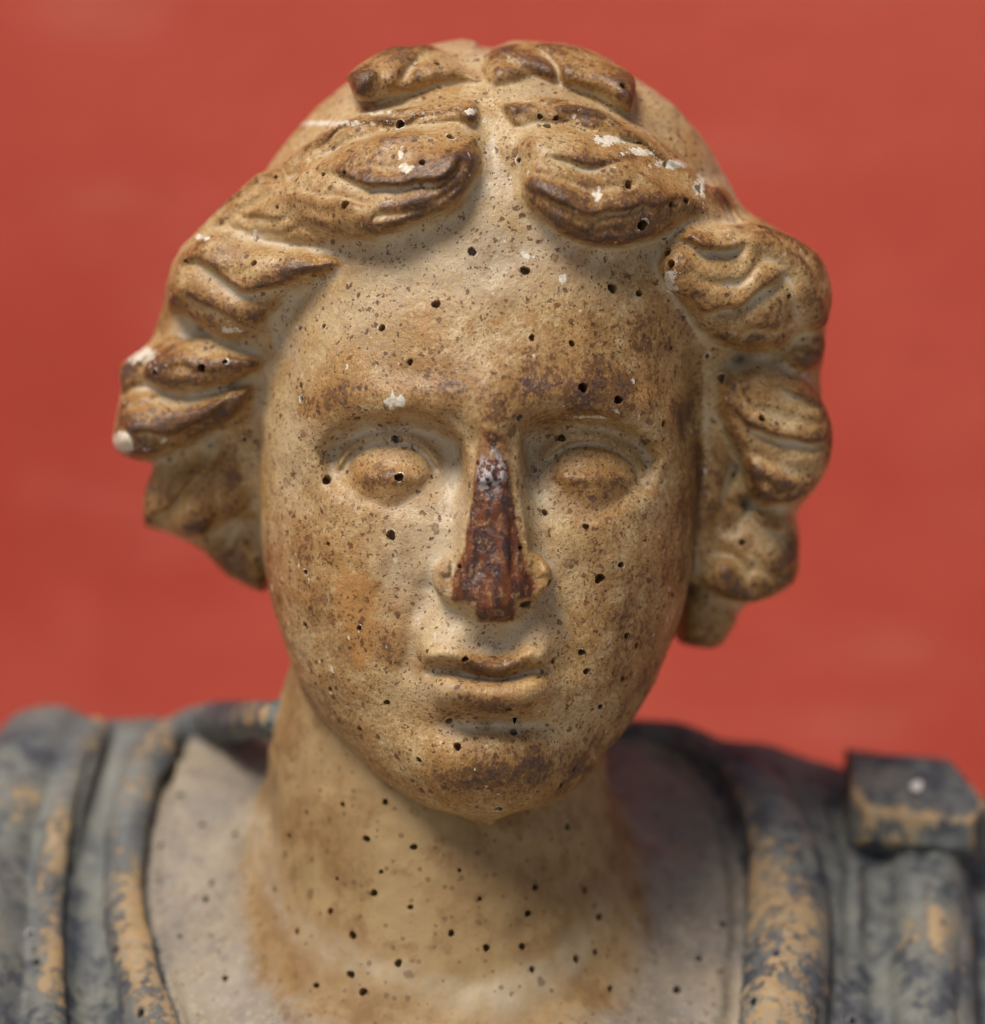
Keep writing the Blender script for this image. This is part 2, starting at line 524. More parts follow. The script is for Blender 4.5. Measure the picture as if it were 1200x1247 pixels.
# ------------------------------------------------------------------ 2-D relief helpers (face carving)
def gauss2(x, y, cx, cy, rx, ry, rot=0.0):
    dx, dy = x - cx, y - cy
    if rot:
        c, s = math.cos(rot), math.sin(rot)
        dx, dy = dx * c + dy * s, -dx * s + dy * c
    return np.exp(-((dx / rx) ** 2 + (dy / ry) ** 2))
def stroke2(x, y, pts, sub=6):
    c = catmull(pts, sub)
    best = np.full(np.broadcast(x, y).shape, 1e6)
    for a, b in zip(c[:-1], c[1:]):
        ab = b - a
        t = np.clip(((x - a[0]) * ab[0] + (y - a[1]) * ab[1]) / (ab @ ab + 1e-9), 0, 1)
        best = np.minimum(best, np.hypot(x - a[0] - t * ab[0], y - a[1] - t * ab[1]))
    return best
def side2(x, y, pts, sub=6):
    """distance to a stroke, signed: positive below/right of its direction"""
    c = catmull(pts, sub)
    best = np.full(np.broadcast(x, y).shape, 1e6); sg = np.zeros(best.shape); end = np.ones(best.shape)
    n = len(c) - 1
    for i, (a, b) in enumerate(zip(c[:-1], c[1:])):
        ab = b - a
        t = np.clip(((x - a[0]) * ab[0] + (y - a[1]) * ab[1]) / (ab @ ab + 1e-9), 0, 1)
        d = np.hypot(x - a[0] - t * ab[0], y - a[1] - t * ab[1])
        cr = (ab[0] * (y - a[1]) - ab[1] * (x - a[0])) / (np.linalg.norm(ab) + 1e-9)
        m = d < best
        best = np.where(m, d, best); sg = np.where(m, cr, sg)
        u = (i + t) / n
        end = np.where(m, np.maximum(np.sin(np.pi * np.clip(u, .0, 1.)), 0) ** .5, end)
    return best, sg, end
def poly2(x, y, pts):
    """signed distance to polygon, negative inside"""
    x, y = np.broadcast_arrays(x, y)
    d = np.full(x.shape, 1e9); ins = np.zeros(x.shape, bool)
    n = len(pts)
    for i in range(n):
        ax_, ay = pts[i]; bx, by = pts[(i + 1) % n]
        ex, ey = bx - ax_, by - ay
        t = np.clip(((x - ax_) * ex + (y - ay) * ey) / (ex * ex + ey * ey), 0, 1)
        d = np.minimum(d, np.hypot(x - ax_ - t * ex, y - ay - t * ey))
        cr = ((ay > y) != (by > y)) & (x < (bx - ax_) * (y - ay) / (by - ay + 1e-12) + ax_)
        ins ^= cr
    return np.where(ins, -d, d)
def sst(x, a, b):
    t = np.clip((x - a) / (b - a), 0, 1)
    return t * t * (3 - 2 * t)
def vnoise(p, cell, seed):
    """smooth value noise in 0..1 at points"""
    u = p / cell + 1000
    j = np.floor(u).astype(np.int64); t = u - j
    t = t * t * (3 - 2 * t)
    def h(a):
        v = (a[:, 0] * 73856093) ^ (a[:, 1] * 19349663) ^ (a[:, 2] * 83492791) ^ (seed * 2654435761)
        v = (v ^ (v >> 13)) * 1274126177
        return ((v ^ (v >> 16)) & 0xFFFF) / 65535.0
    r = 0
    for a in (0, 1):
        for b in (0, 1):
            for c in (0, 1):
                w = (t[:, 0] if a else 1 - t[:, 0]) * (t[:, 1] if b else 1 - t[:, 1]) * (t[:, 2] if c else 1 - t[:, 2])
                r = r + w * h(j + np.array((a, b, c)))
    return r

# ------------------------------------------------------------------ HEAD
HV = 3.0
G = Grid((-500, -95, -420), (465, 640, 625), HV)
X, Y, Z = [a.astype(np.float32) for a in (G.ax[0][:, None], G.ax[1], G.ax[2][None, :])]
sF = (D + 10) / D
PX = 600 + G.ax[0][:, None] / sF
PY = 623.5 - G.ax[2][None, :] / sF

# relief map of the face, positive towards the viewer
H = np.zeros((G.n[0], G.n[2]))
SOCK_L = [(385, 548), (405, 524), (440, 509), (490, 503), (535, 512), (566, 535), (574, 590), (555, 640), (490, 632), (430, 622), (392, 590)]
SOCK_R = [(634, 530), (660, 508), (700, 499), (750, 506), (790, 528), (806, 556), (796, 600), (760, 628), (715, 640), (655, 640), (630, 590)]
for pl in (SOCK_L, SOCK_R):
    sd = poly2(PX, PY, pl)
    dep = sst(-sd, -7, 17)
    H -= dep * (5 + 38 * sst(PY, 626, 516))
H -= 17 * gauss2(PX, PY, 551, 566, 24, 46) + 17 * gauss2(PX, PY, 652, 566, 22, 46)
BROW_L = [(352, 545), (378, 512), (420, 490), (480, 482), (535, 490), (575, 505)]
BROW_R = [(628, 505), (665, 486), (720, 480), (775, 494), (812, 520), (828, 552)]
for b in (BROW_L, BROW_R):
    H += 9 * np.exp(-(stroke2(PX, PY, b) / 26) ** 2)
H += 10 * gauss2(PX, PY, 600, 478, 60, 40)
# eyeballs under heavy lids: a rounded wedge with its edge near the middle
for cx, cy, rx, sl_ in ((473, 577, 53, .02), (724, 579, 53, -.03)):
    yy = PY - cy + sl_ * (PX - cx)
    ry = np.where(yy < 0, 42.0, 44.0 - 14 * np.abs(PX - cx) / rx)
    q = ((PX - cx) / rx) ** 2 + (yy / ry) ** 2
    ex = .62 + .85 / (1 + np.exp(-(yy + 2) / 9))
    H += 19 * np.clip(1 - q, 0, 1) ** ex + 4.5 * np.exp(-((yy - 3) / 9) ** 2) * sst(1 - q, 0, .6)
LID_L = [(413, 572), (428, 552), (455, 541), (490, 541), (515, 552), (530, 572)]
LID_R = [(668, 560), (690, 545), (722, 541), (752, 549), (775, 564), (782, 582)]
for b in (LID_L, LID_R):
    dl = stroke2(PX, PY, b)
    up = stroke2(PX, PY, [(x, y - 9) for x, y in b])
    H += 6 * np.exp(-(up / 8) ** 2) - 6.5 * np.exp(-(dl / 3.4) ** 2)
# cheeks, muzzle, mouth, chin
H += 10 * gauss2(PX, PY, 415, 690, 80, 90) + 10 * gauss2(PX, PY, 775, 690, 75, 90)
H += 18 * gauss2(PX, PY, 598, 805, 88, 78)
H -= 9 * np.exp(-(stroke2(PX, PY, [(522, 722), (506, 765), (497, 812)]) / 17) ** 2)
H -= 8 * np.exp(-(stroke2(PX, PY, [(672, 722), (688, 765), (694, 812)]) / 17) ** 2)
UPL = [(526, 798), (542, 796), (562, 800), (585, 808), (606, 812), (626, 807), (642, 799), (656, 800)]
H += 18 * np.exp(-(stroke2(PX, PY, UPL) / 11) ** 2)
H += 10 * gauss2(PX, PY, 545, 780, 42, 24) + 8 * gauss2(PX, PY, 652, 783, 34, 22)
H -= 19 * gauss2(PX, PY, 603, 786, 27, 20)
LOWL = [(548, 842), (567, 847), (600, 851), (632, 848), (652, 841)]
H += 26 * np.exp(-(stroke2(PX, PY, LOWL) / 20) ** 2.6)
MOUTH = [(514, 822), (526, 819), (545, 818), (575, 823), (604, 827), (630, 823), (650, 819), (664, 820)]
_ds, _sg, _en = side2(PX, PY, MOUTH)
H -= 11 * _en * np.exp(-(_ds / 6) ** 2)
H -= 21 * gauss2(PX, PY, 602, 886, 60, 13)
H += 18 * gauss2(PX, PY, 590, 932, 92, 34)
H += 4 * gauss2(PX, PY, 600, 430, 170, 60)

# egg of the face: cross-sections from brow to chin
tab = np.array([
    # py   cx   half  front  back
    (100, 600, 90, 190, 150), (150, 598, 175, 118, 220), (200, 596, 226, 80, 270), (250, 594, 248, 50, 300),
    (300, 592, 257, 26, 300), (350, 591, 262, 8, 300), (400, 590, 265, -4, 300), (450, 589, 268, -11, 300),
    (490, 588, 270, -13, 300), (540, 586, 271, 2, 290), (600, 584, 271, 12, 270), (660, 583, 267, 16, 240),
    (720, 581, 257, 18, 210), (780, 580, 241, 18, 180), (830, 580, 221, 24, 150), (880, 580, 190, 34, 120),
    (912, 582, 164, 38, 100), (938, 585, 142, 42, 90), (962, 588, 116, 52, 75), (980, 590, 86, 72, 60), (989, 592, 56, 98, 45), (996, 593, 16, 140, 40)])
zz = G.ax[2]
pyz = 623.5 - zz / ((D + 180) / D)
def col(i):
    v = np.interp(pyz, tab[:, 0], tab[:, i])
    kk = np.array([1, 4, 6, 4, 1]) / 16.
    for _ in range(4):
        v = np.convolve(np.pad(v, 2, mode='edge'), kk, 'valid')
    return v
cxz, az, yf, bb = col(1), col(2), col(3), col(4)
sc_ = (D + 180) / D
cxz = ((cxz - 600) * sc_).astype(np.float32)[None, None, :]
az = (np.maximum(az, 3) * sc_).astype(np.float32)[None, None, :]
yc = np.float32(240)
bf = (yc - yf).astype(np.float32)[None, None, :]
bb = bb.astype(np.float32)[None, None, :]
Yd = Y[None, :, None] + H.astype(np.float32)[:, None, :] - yc
B = np.where(Yd < 0, bf, bb)
ne = np.float32(2.25)
q = (np.abs((G.ax[0].astype(np.float32)[:, None, None] - cxz) / az) ** ne + np.abs(Yd / B) ** ne) ** (1 / ne)
f = (q - 1) * np.minimum(az, bf)
out = (pyz > 1004) | (pyz < 98)
f[:, :, out] = 60
gx, gy, gz = np.gradient(f, HV)
f = f / np.clip(np.sqrt(gx * gx + gy * gy + gz * gz), .35, 3)
del gx, gy, gz, q, Yd, B
G.F[:] = f
del f
LAB = {'face': 0, 'nose': 1, 'skull': 2}
lock_names = {}
print('face', time.time() - T0)

# cranium with its centre parting behind the fringe
CR = (604, 335, 300)
CRr = (308, 275, 285)
G.ellipsoid(CR, CRr, LAB['skull'], k=24)
G.sweep([(597, 40, 330, 10), (597, 62, 230, 12), (597, 90, 170, 14)], None, k=26, carve=True)
def surf(px, py):
    qx, qz = (px - CR[0]) / CRr[0], (py - CR[1]) / CRr[2]
    return CR[2] - CRr[1] * math.sqrt(max(0, 1 - qx * qx - qz * qz))

# nose, broken off: a stump with a flat split front
NZ = LAB['nose']
G.sweep([(600, 470, 10, 22), (601, 505, 4, 26), (602, 545, 6, 27), (602, 590, 7, 31), (601, 640, 4, 40), (600, 690, 0, 48), (600, 704, 2, 48)], NZ, k=30, fy=.68)
G.ellipsoid((556, 706, -2), (28, 32, 25), NZ, k=16)
G.ellipsoid((643, 704, -2), (28, 32, 25), NZ, k=16)
def nose_cut():
    # split face: plane leaning back upwards
    sl, x, y, z = G.sub(P(500, 780, -95), P(720, 560, 60))
    py_ = 623.5 - z
    plane = np.float32(-31) + (py_ - 650) * np.float32(-.10) + np.minimum((x - 1) ** 2 * np.float32(.0085), np.float32(20))
    rr_ = np.random.default_rng(5).normal(size=(24, 24))
    ii = np.clip(((x + 120) / 10).astype(int), 0, 23); jj = np.clip(((py_ - 560) / 70).astype(int), 0, 23)
    f_ = y - plane + 0 * x - rr_[ii, jj].astype(np.float32) * 1.6
    f_ = np.maximum(f_, (np.float32(588) - py_) * .4)
    G.carve(sl, f_, 3)
nose_cut()
G.sweep([(580, 728, 8, 8), (603, 736, 2, 17), (604, 742, 2, 16)], NZ, k=5, fy=.8)
def nose_block():
    sl, x, y, z = G.sub(P(560, 790, -60), P(650, 690, 60))
    p = P(604, 735, -8)
    qx, qy, qz = np.abs(x - p[0]) - 17, np.abs(y - p[1]) - 22, np.abs(z - p[2]) - 16
    f_ = np.maximum(np.maximum(qx, qy), qz) - 2
    G.put(sl, f_.astype(np.float32), 4, NZ)
nose_block()
G.ellipsoid((601, 617, -19), (14, 13, 17), NZ, k=8)
G.ellipsoid((597, 615, -36), (5, 6, 6), NZ, k=4, carve=True)
G.sweep([(620, 610, -34, 3), (624, 650, -36, 3), (622, 720, -38, 3)], None, k=4, carve=True)
G.sweep([(561, 668, -28, 2.5), (556, 700, -22, 3), (557, 726, -16, 3)], None, k=4, carve=True)
G.ellipsoid((570, 734, 6), (11, 14, 6), NZ, k=6, carve=True)
G.ellipsoid((636, 732, 6), (10, 14, 6), NZ, k=6, carve=True)

# ---- hair
HL = {}
def lock(name, pts, k=9, fl=0, amp=0.0, fy=1.0, absd=False, phase=0.0, doff=0.0):
    if name not in HL:
        HL[name] = 10 + len(HL)
    pp = []
    for p in pts:
        d = p[2] if absd else surf(p[0], p[1]) + p[2]
        pp.append((p[0], p[1], d + doff, p[3]))
    G.sweep(pp, HL[name], k=k, fl=fl, amp=amp, fy=fy, phase=phase)
def cut(pts, k=4, absd=False):
    pp = [(p[0], p[1], p[2] if absd else surf(p[0], p[1]) + p[2], p[3]) for p in pts]
    G.sweep(pp, None, k=k, carve=True)

# masses of hair at the sides of the face
lock('hair_side_a', [(372, 330, 230, 70), (345, 400, 290, 72), (322, 490, 315, 62), (312, 580, 330, 55), (316, 660, 345, 42)], k=18, absd=True)
lock('hair_side_b', [(812, 330, 230, 70), (840, 410, 290, 66), (868, 500, 310, 58), (878, 600, 325, 55), (868, 690, 345, 45), (862, 740, 360, 30)], k=18, absd=True)
lock('hair_side_a', [(330, 310, 250, 66), (275, 365, 275, 66), (242, 440, 285, 62), (235, 510, 295, 58), (262, 590, 335, 50)], k=20, absd=True)
lock('hair_side_b', [(860, 310, 245, 66), (930, 360, 260, 68), (932, 440, 275, 66), (930, 530, 290, 64), (912, 620, 318, 55), (890, 690, 345, 42)], k=20, absd=True)
# rolls on which the fringe is carved
lock('hair_roll', [(588, 165, -8, 24), (540, 195, -16, 44), (470, 218, -18, 54), (400, 244, -12, 46), (335, 285, -10, 44), (300, 340, -30, 44)], k=16)
lock('hair_roll', [(606, 165, -8, 24), (660, 200, -16, 42), (730, 220, -18, 50), (800, 250, -12, 46), (862, 295, -10, 44), (890, 345, -30, 44)], k=16)
E2c, E2r = (604, 345, 300), (345, 318, 318)
def surf2(px, py):
    return E2c[2] - E2r[1] * np.sqrt(np.clip(1 - ((px - E2c[0]) / E2r[0]) ** 2 - ((py - E2c[1]) / E2r[2]) ** 2, 0, 1))
def pillow(name, poly, dc, h, sx=0.0, sy=0.0, w=34, cuts=(), k=9, kmul=1.6, back=110, env=False, power=.5, mid=None):
    """a carved lock: outline in the frontal plane, domed front, V-cuts with raised lips, real thickness"""
    if name not in HL:
        HL[name] = 10 + len(HL)
    pl = np.array(catmull(np.array(poly + poly[:1], float), 3))[:-1]
    c = pl.mean(0) if mid is None else np.array(mid, float)
    if env:
        dmid = float(surf2(*c)) + dc
    else:
        dmid = dc
    s_ = (D + dmid) / D
    lo = P(pl[:, 0].min() - 40, pl[:, 1].max() + 40, dmid); hi = P(pl[:, 0].max() + 40, pl[:, 1].min() - 40, dmid)
    lo[1] = -95; hi[1] = dmid + 300
    sl, x, y, z = G.sub(lo, hi)
    qx = 600 + x[:, 0, :] / s_; qy = 623.5 - z[:, 0, :] / s_
    qx, qy = np.broadcast_arrays(qx.astype(float), qy.astype(float))
    sd = poly2(qx, qy, [tuple(p) for p in pl])
    d0 = surf2(qx, qy) + dc if env else dc + sx * (qx - c[0]) + sy * (qy - c[1])
    t = np.clip(-sd / w, 0, 1)
    yf_ = d0 - h * (1 - (1 - t) ** 2) ** power
    sx_, sy_ = qx, qy
    qx = qx + 3.6 * np.sin(qy / 13.0 + qx / 41.0) + 2.2 * np.sin(qx / 9.0)
    qy = qy + 3.2 * np.sin(qx / 15.0 + qy / 37.0) + 1.8 * np.sin(qx / 7.3 + 1.0)
    for kind, pts, wd, dep in cuts:
        if kind == 'g':                                    # rounded gouge
            ds = stroke2(qx, qy, pts)
            yf_ = yf_ + dep * np.exp(-(ds / wd) ** 2)
        else:                                              # overlapping lobe: raised above, stepping down below
            ds, sg, en = side2(qx, qy, pts)
            lowr = .5 + .5 * np.tanh(sg / 2.6)
            yf_ = yf_ + en * (lowr * dep * np.exp(-(ds / (wd * 1.2)) ** 1.3) - (1 - lowr) * dep * .38 * np.exp(-(ds / wd) ** 1.3))
    g0, g1 = np.gradient(yf_, G.h)
    cc = 1 / np.sqrt(1 + np.clip(g0 ** 2 + g1 ** 2, 0, 6))
    f_ = ((yf_[:, None, :] - y) * cc[:, None, :]).astype(np.float32)
    f_ = smax_(f_, np.broadcast_to(sd[:, None, :], f_.shape).astype(np.float32) * s_, 20)
    f_ = np.maximum(f_, (y - (d0 + back)[:, None, :]).astype(np.float32))
    G.put(sl, f_.astype(np.float32), k * kmul, HL[name])

# crown tufts
pillow('tuft_a', [(419, 90), (435, 73), (460, 56), (486, 49), (520, 47), (536, 54), (552, 66), (578, 84), (598, 102), (576, 114), (538, 115), (509, 120), (480, 124), (437, 126), (427, 110)],
       134, 40, sx=.05, sy=-1.05, w=36, cuts=[('g', [(529, 56), (514, 67), (500, 82), (494, 96)], 8, 13), ('g', [(445, 70), (462, 88), (470, 106)], 8, 4), ('g', [(430, 122), (500, 116), (570, 110)], 12, 12)], back=30, k=4)
pillow('tuft_b', [(580, 84), (600, 54), (630, 42), (683, 45), (721, 54), (757, 72), (776, 89), (779, 112), (769, 140), (747, 135), (721, 123), (683, 114), (645, 110), (612, 116), (596, 114)],
       134, 40, sx=.12, sy=-1.05, w=36, cuts=[('g', [(638, 52), (660, 64), (675, 84), (676, 98)], 7, 13), ('g', [(620, 74), (640, 92), (648, 108)], 7, 6), ('g', [(600, 118), (650, 106), (710, 116), (768, 138)], 12, 12)], back=30, k=4)
# crests behind the fringe
pillow('crest_a', [(314, 206), (341, 184), (381, 156), (421, 134), (480, 127), (538, 122), (578, 122), (584, 158), (538, 160), (486, 170), (435, 172), (392, 192), (372, 208), (343, 214), (322, 214)],
       -4, 26, env=True, w=18, cuts=[('s', [(345, 196), (390, 172), (426, 154), (480, 152), (538, 142), (562, 143)], 11, 9), ('g', [(400, 152), (450, 141), (510, 138), (566, 130)], 4.5, 8), ('g', [(340, 202), (380, 176), (420, 160)], 4.5, 6), ('g', [(470, 162), (520, 160), (566, 152)], 4, 6)], back=140, k=6)
pillow('crest_b', [(606, 126), (664, 116), (719, 120), (763, 141), (814, 168), (853, 204), (880, 226), (892, 240), (868, 250), (823, 216), (778, 194), (734, 170), (696, 160), (645, 160), (622, 156)],
       -4, 26, env=True, w=18, cuts=[('g', [(640, 148), (668, 154), (700, 150)], 9, 9), ('s', [(700, 138), (745, 154), (795, 184), (845, 222)], 11, 9), ('g', [(640, 128), (700, 126), (750, 144), (800, 172), (850, 212)], 4.5, 8), ('g', [(760, 166), (810, 196), (852, 230)], 4.5, 6)], back=140, k=6)
# great locks beside the parting
pillow('lock_a', [(580, 168), (587, 199), (575, 232), (552, 256), (515, 277), (469, 293), (423, 294), (383, 281), (352, 262), (330, 238), (345, 216), (378, 196), (400, 184), (435, 170), (480, 162), (538, 162)],
       -2, 46, env=True, w=46, cuts=[('s', [(372, 198), (405, 211), (435, 222), (469, 232), (512, 230), (543, 215), (560, 192)], 16, 17), ('g', [(345, 238), (372, 256), (400, 264)], 8, 5), ('s', [(452, 176), (500, 176), (548, 172)], 9, 5), ('g', [(362, 226), (400, 242), (446, 248)], 5, 6), ('g', [(462, 272), (515, 260), (556, 232)], 5, 6), ('g', [(430, 200), (470, 208), (505, 204)], 6, 4)], back=150, k=10)
pillow('lock_b', [(634, 226), (636, 201), (630, 174), (645, 154), (672, 148), (734, 162), (778, 186), (823, 207), (855, 228), (858, 252), (836, 266), (810, 285), (772, 301), (727, 304), (683, 291), (653, 266), (636, 242)],
       -2, 44, env=True, w=42, cuts=[('s', [(662, 188), (702, 204), (740, 199), (778, 186)], 10, 14), ('s', [(642, 226), (665, 248), (700, 262), (753, 262), (800, 250), (840, 236)], 12, 14), ('g', [(790, 206), (820, 222), (846, 232)], 7, 6), ('g', [(690, 282), (750, 286), (806, 270)], 5, 6), ('g', [(720, 178), (775, 198), (826, 222)], 5, 6), ('g', [(660, 216), (700, 232), (760, 230)], 6, 5)], back=150, k=10)
# left side
pillow('lock_c', [(312, 206), (345, 210), (362, 256), (405, 284), (396, 302), (354, 300), (303, 290), (268, 288), (222, 302), (222, 290), (250, 260), (284, 228)],
       142, 34, sx=-.62, sy=-.35, w=30, cuts=[('s', [(292, 262), (330, 268), (366, 258)], 10, 13), ('s', [(236, 284), (278, 246), (332, 218)], 10, 12), ('g', [(262, 284), (300, 258), (340, 240)], 6, 8), ('g', [(300, 286), (345, 286), (390, 292)], 5, 7), ('g', [(300, 230), (322, 222), (345, 226)], 5, 6)], back=150, k=12)
pillow('lock_d', [(195, 344), (203, 315), (225, 292), (268, 276), (303, 288), (343, 299), (389, 306), (426, 324), (398, 350), (362, 367), (338, 386), (320, 405), (288, 417), (258, 409), (224, 386), (200, 371)],
       138, 58, sx=-.50, sy=.0, w=50, cuts=[('s', [(214, 318), (246, 320), (272, 341), (300, 354), (340, 355), (396, 334)], 15, 17), ('g', [(290, 296), (340, 306), (396, 316)], 9, 6), ('s', [(206, 362), (238, 368), (268, 384), (300, 396)], 11, 11), ('g', [(320, 372), (352, 366)], 8, 5)], back=170, k=9)
pillow('lock_e', [(172, 444), (190, 422), (223, 407), (262, 406), (300, 424), (325, 446), (288, 470), (246, 481), (211, 482), (186, 472), (172, 458)],
       196, 58, sx=-.42, sy=-.35, w=38, cuts=[('g', [(215, 412), (250, 420), (300, 432)], 9, 6), ('s', [(190, 446), (235, 450), (290, 452)], 9, 6), ('g', [(200, 430), (230, 428), (262, 432)], 5, 4)], back=170, k=7)
pillow('lock_e', [(144, 444), (164, 428), (190, 415), (215, 405), (222, 420), (184, 446), (182, 470), (150, 482), (142, 462)],
       236, 24, sx=-.4, w=20, back=140, k=7)
pillow('lock_f', [(137, 505), (142, 485), (160, 474), (183, 472), (217, 478), (262, 474), (312, 470), (304, 498), (269, 522), (240, 535), (217, 546), (188, 557), (165, 559), (141, 549), (134, 532)],
       212, 54, sx=-.40, sy=-.15, w=38, cuts=[('s', [(138, 508), (160, 524), (190, 532), (225, 526), (262, 506), (290, 490)], 12, 15), ('g', [(158, 490), (210, 494), (278, 484)], 6, 6), ('g', [(160, 545), (195, 546), (226, 534)], 5, 5)], back=150, k=8)
pillow('lock_g', [(168, 624), (171, 602), (188, 566), (228, 550), (286, 528), (318, 528), (318, 596), (262, 652), (228, 660), (200, 650), (172, 643)],
       288, 50, sx=-.3, w=42, cuts=[('s', [(176, 640), (205, 618), (232, 596), (262, 560)], 14, 12), ('g', [(262, 640), (272, 600), (290, 570)], 11, 9), ('g', [(258, 560), (290, 552), (312, 540)], 9, 6)], back=110, k=11)
pillow('lock_h', [(237, 658), (257, 640), (303, 588), (326, 600), (328, 712), (286, 708), (257, 685)],
       316, 34, w=40, cuts=[('g', [(256, 676), (282, 664), (296, 636)], 9, 9)], back=90, k=11)
# right side
pillow('lock_i', [(850, 226), (876, 222), (894, 238), (908, 258), (935, 272), (900, 284), (868, 268), (852, 248)],
       156, 28, sx=.5, w=24, cuts=[('g', [(868, 236), (884, 254), (896, 272)], 5, 8), ('g', [(858, 250), (880, 268), (905, 280)], 5, 7)], back=150, k=11)
pillow('lock_j', [(804, 304), (834, 278), (874, 273), (925, 267), (963, 280), (1001, 303), (1020, 341), (1023, 373), (1010, 402), (976, 408), (951, 427), (912, 431), (874, 421), (849, 405), (830, 384), (808, 358), (796, 332)],
       128, 60, sx=.48, sy=.05, w=56, cuts=[('s', [(816, 296), (846, 308), (876, 309), (908, 296)], 13, 20), ('s', [(828, 372), (862, 381), (903, 377), (932, 352), (948, 330)], 14, 15), ('s', [(1012, 398), (1000, 360), (984, 325), (962, 298)], 13, 9), ('g', [(930, 318), (962, 345), (976, 392)], 10, 7), ('g', [(850, 346), (890, 348), (926, 326)], 6, 5), ('g', [(862, 408), (910, 410), (960, 398)], 5, 7), ('g', [(890, 284), (930, 284), (966, 298)], 5, 5)], back=170, k=10)
pillow('lock_k', [(936, 414), (976, 398), (1008, 406), (1006, 437), (978, 457), (948, 446)], 198, 38, sx=.3, w=30, cuts=[('g', [(945, 430), (975, 424), (1004, 428)], 6, 8)], back=120, k=9)
pillow('lock_l', [(868, 456), (925, 432), (966, 448), (1002, 480), (1017, 526), (1013, 571), (984, 609), (951, 617), (918, 610), (896, 560), (870, 505)],
       200, 58, sx=.36, w=50, cuts=[('s', [(938, 466), (961, 485), (998, 492)], 9, 12), ('s', [(886, 496), (905, 516), (930, 531), (962, 537), (1012, 534)], 15, 18), ('g', [(905, 548), (940, 568), (990, 578)], 11, 10), ('g', [(890, 452), (898, 480), (910, 500)], 7, 6), ('g', [(920, 500), (955, 514), (1000, 512)], 6, 5), ('g', [(925, 592), (955, 600), (986, 594)], 6, 6)], back=150, k=10)
pillow('lock_m', [(905, 614), (951, 610), (976, 640), (979, 673), (970, 711), (925, 735), (887, 732), (850, 708), (860, 660), (885, 630)],
       264, 50, sx=.22, w=42, cuts=[('s', [(912, 622), (934, 640), (978, 640)], 11, 12), ('g', [(868, 676), (900, 690), (922, 716)], 10, 11), ('g', [(918, 690), (945, 702), (970, 696)], 9, 8)], back=110, k=11)
pillow('lock_n', [(830, 722), (858, 704), (893, 720), (900, 756), (881, 788), (855, 791), (826, 778)], 318, 34, w=36, back=80, k=10)
lock('hair_side_a', [(392, 318, 118, 26), (352, 362, 150, 34), (328, 412, 178, 34), (314, 470, 206, 32), (304, 540, 238, 30), (300, 600, 270, 28)], k=22, absd=True)
lock('hair_side_b', [(800, 340, 118, 24), (838, 382, 150, 30), (858, 440, 178, 30), (868, 520, 206, 28), (864, 600, 232, 26), (856, 680, 262, 24)], k=22, absd=True)
# strands between the face and the right-hand curls
lock('strand', [(846, 410, 150, 9), (866, 470, 172, 13), (872, 540, 196, 14), (862, 610, 216, 13), (852, 690, 240, 10)], k=9, absd=True)
lock('strand', [(886, 512, 214, 11), (905, 562, 220, 13), (892, 606, 226, 11), (874, 640, 236, 8)], k=7, absd=True)
G.ellipsoid((886, 628, 238), (21, 22, 17), HL['strand'], k=6, rot=.5)
cut([(880, 530, 206, 4), (890, 570, 208, 6), (880, 610, 212, 4)], k=6, absd=True)
lock('strand_left', [(318, 470, 236, 10), (300, 540, 262, 12), (296, 610, 290, 11)], k=10, absd=True)
print('hair', time.time() - T0)

G.noise(70, 2.2, 3)
G.noise(26, 0.9, 4)
G.noise(11, 0.35, 5)
V, Q, N, lab = G.mesh()
_px, _py = project(V)
lab[(lab == LAB['skull']) & (V[:, 1] < 160) & (_py > 165)] = 0
print('head mesh', len(V), len(Q), time.time() - T0)

# ------------------------------------------------------------------ TORSO
TV = 4.5
T = Grid((-980, 60, -900), (980, 830, -150), TV)
tx, ty, tz = T.ax[0][:, None, None], T.ax[1][None, :, None], T.ax[2][None, None, :]
# shoulders and chest: a plane that falls steeply towards the viewer, seen from above
tpy = 623.5 - tz * D / (D + ty)
tpx = 600 + tx * D / (D + 400)
top = 866 + .06 * np.clip(tpx - 340, 0, 600) + .35 * np.clip(100 - tpx, 0, 400) + .30 * np.clip(tpx - 960, 0, 400)
prof = np.array([(700, 900), (840, 680), (868, 610), (900, 552), (950, 486), (1020, 412), (1080, 360), (1140, 300), (1200, 232), (1250, 176), (1320, 120), (1450, 80)], float)
yfr = np.interp(tpy - top + 868, prof[:, 0], prof[:, 1]) + 60 * np.abs((tx - 10) / 700) ** 3
f = ((yfr - ty) * .60).astype(np.float32)
f = smax_(f, (ty - 640).astype(np.float32), 40)
f = smax_(f, (np.abs(tx) - 900 + 0 * ty + 0 * tz).astype(np.float32), 80)
T.F[:] = f
del f, yfr
CHEST, NECK, DRAPE, BAND, COLLAR, BLOCK, STRAP, SLEEVE = 0, 1, 2, 3, 4, 5, 6, 7
def neck():
    t = np.clip((-tz - 150) / 480, 0, 1.2)
    cx_ = -78 + 18 * t; a_ = 226 - 10 * t + 20 * t * t - 60 * np.clip((.35 - t) / .35, 0, 1) ** 1.5
    cy_ = 350 - 10 * t; b_ = 206 + 0 * t
    q_ = np.sqrt(((tx - cx_) / a_) ** 2 + ((ty - cy_) / b_) ** 2)
    f_ = (q_ - 1) * 205
    T.L[f_ < T.F] = NECK
    T.F[:] = smin_(T.F, f_.astype(np.float32), 120)
    return q_ < 1.13
neck_in = neck()
def tsweep(pts, label, k=9, **kw):
    T.sweep([(p[0], p[1], T.front(p[0], p[1]) + p[2], p[3]) for p in pts], label, k=k, **kw)
TF0 = T.F.copy()
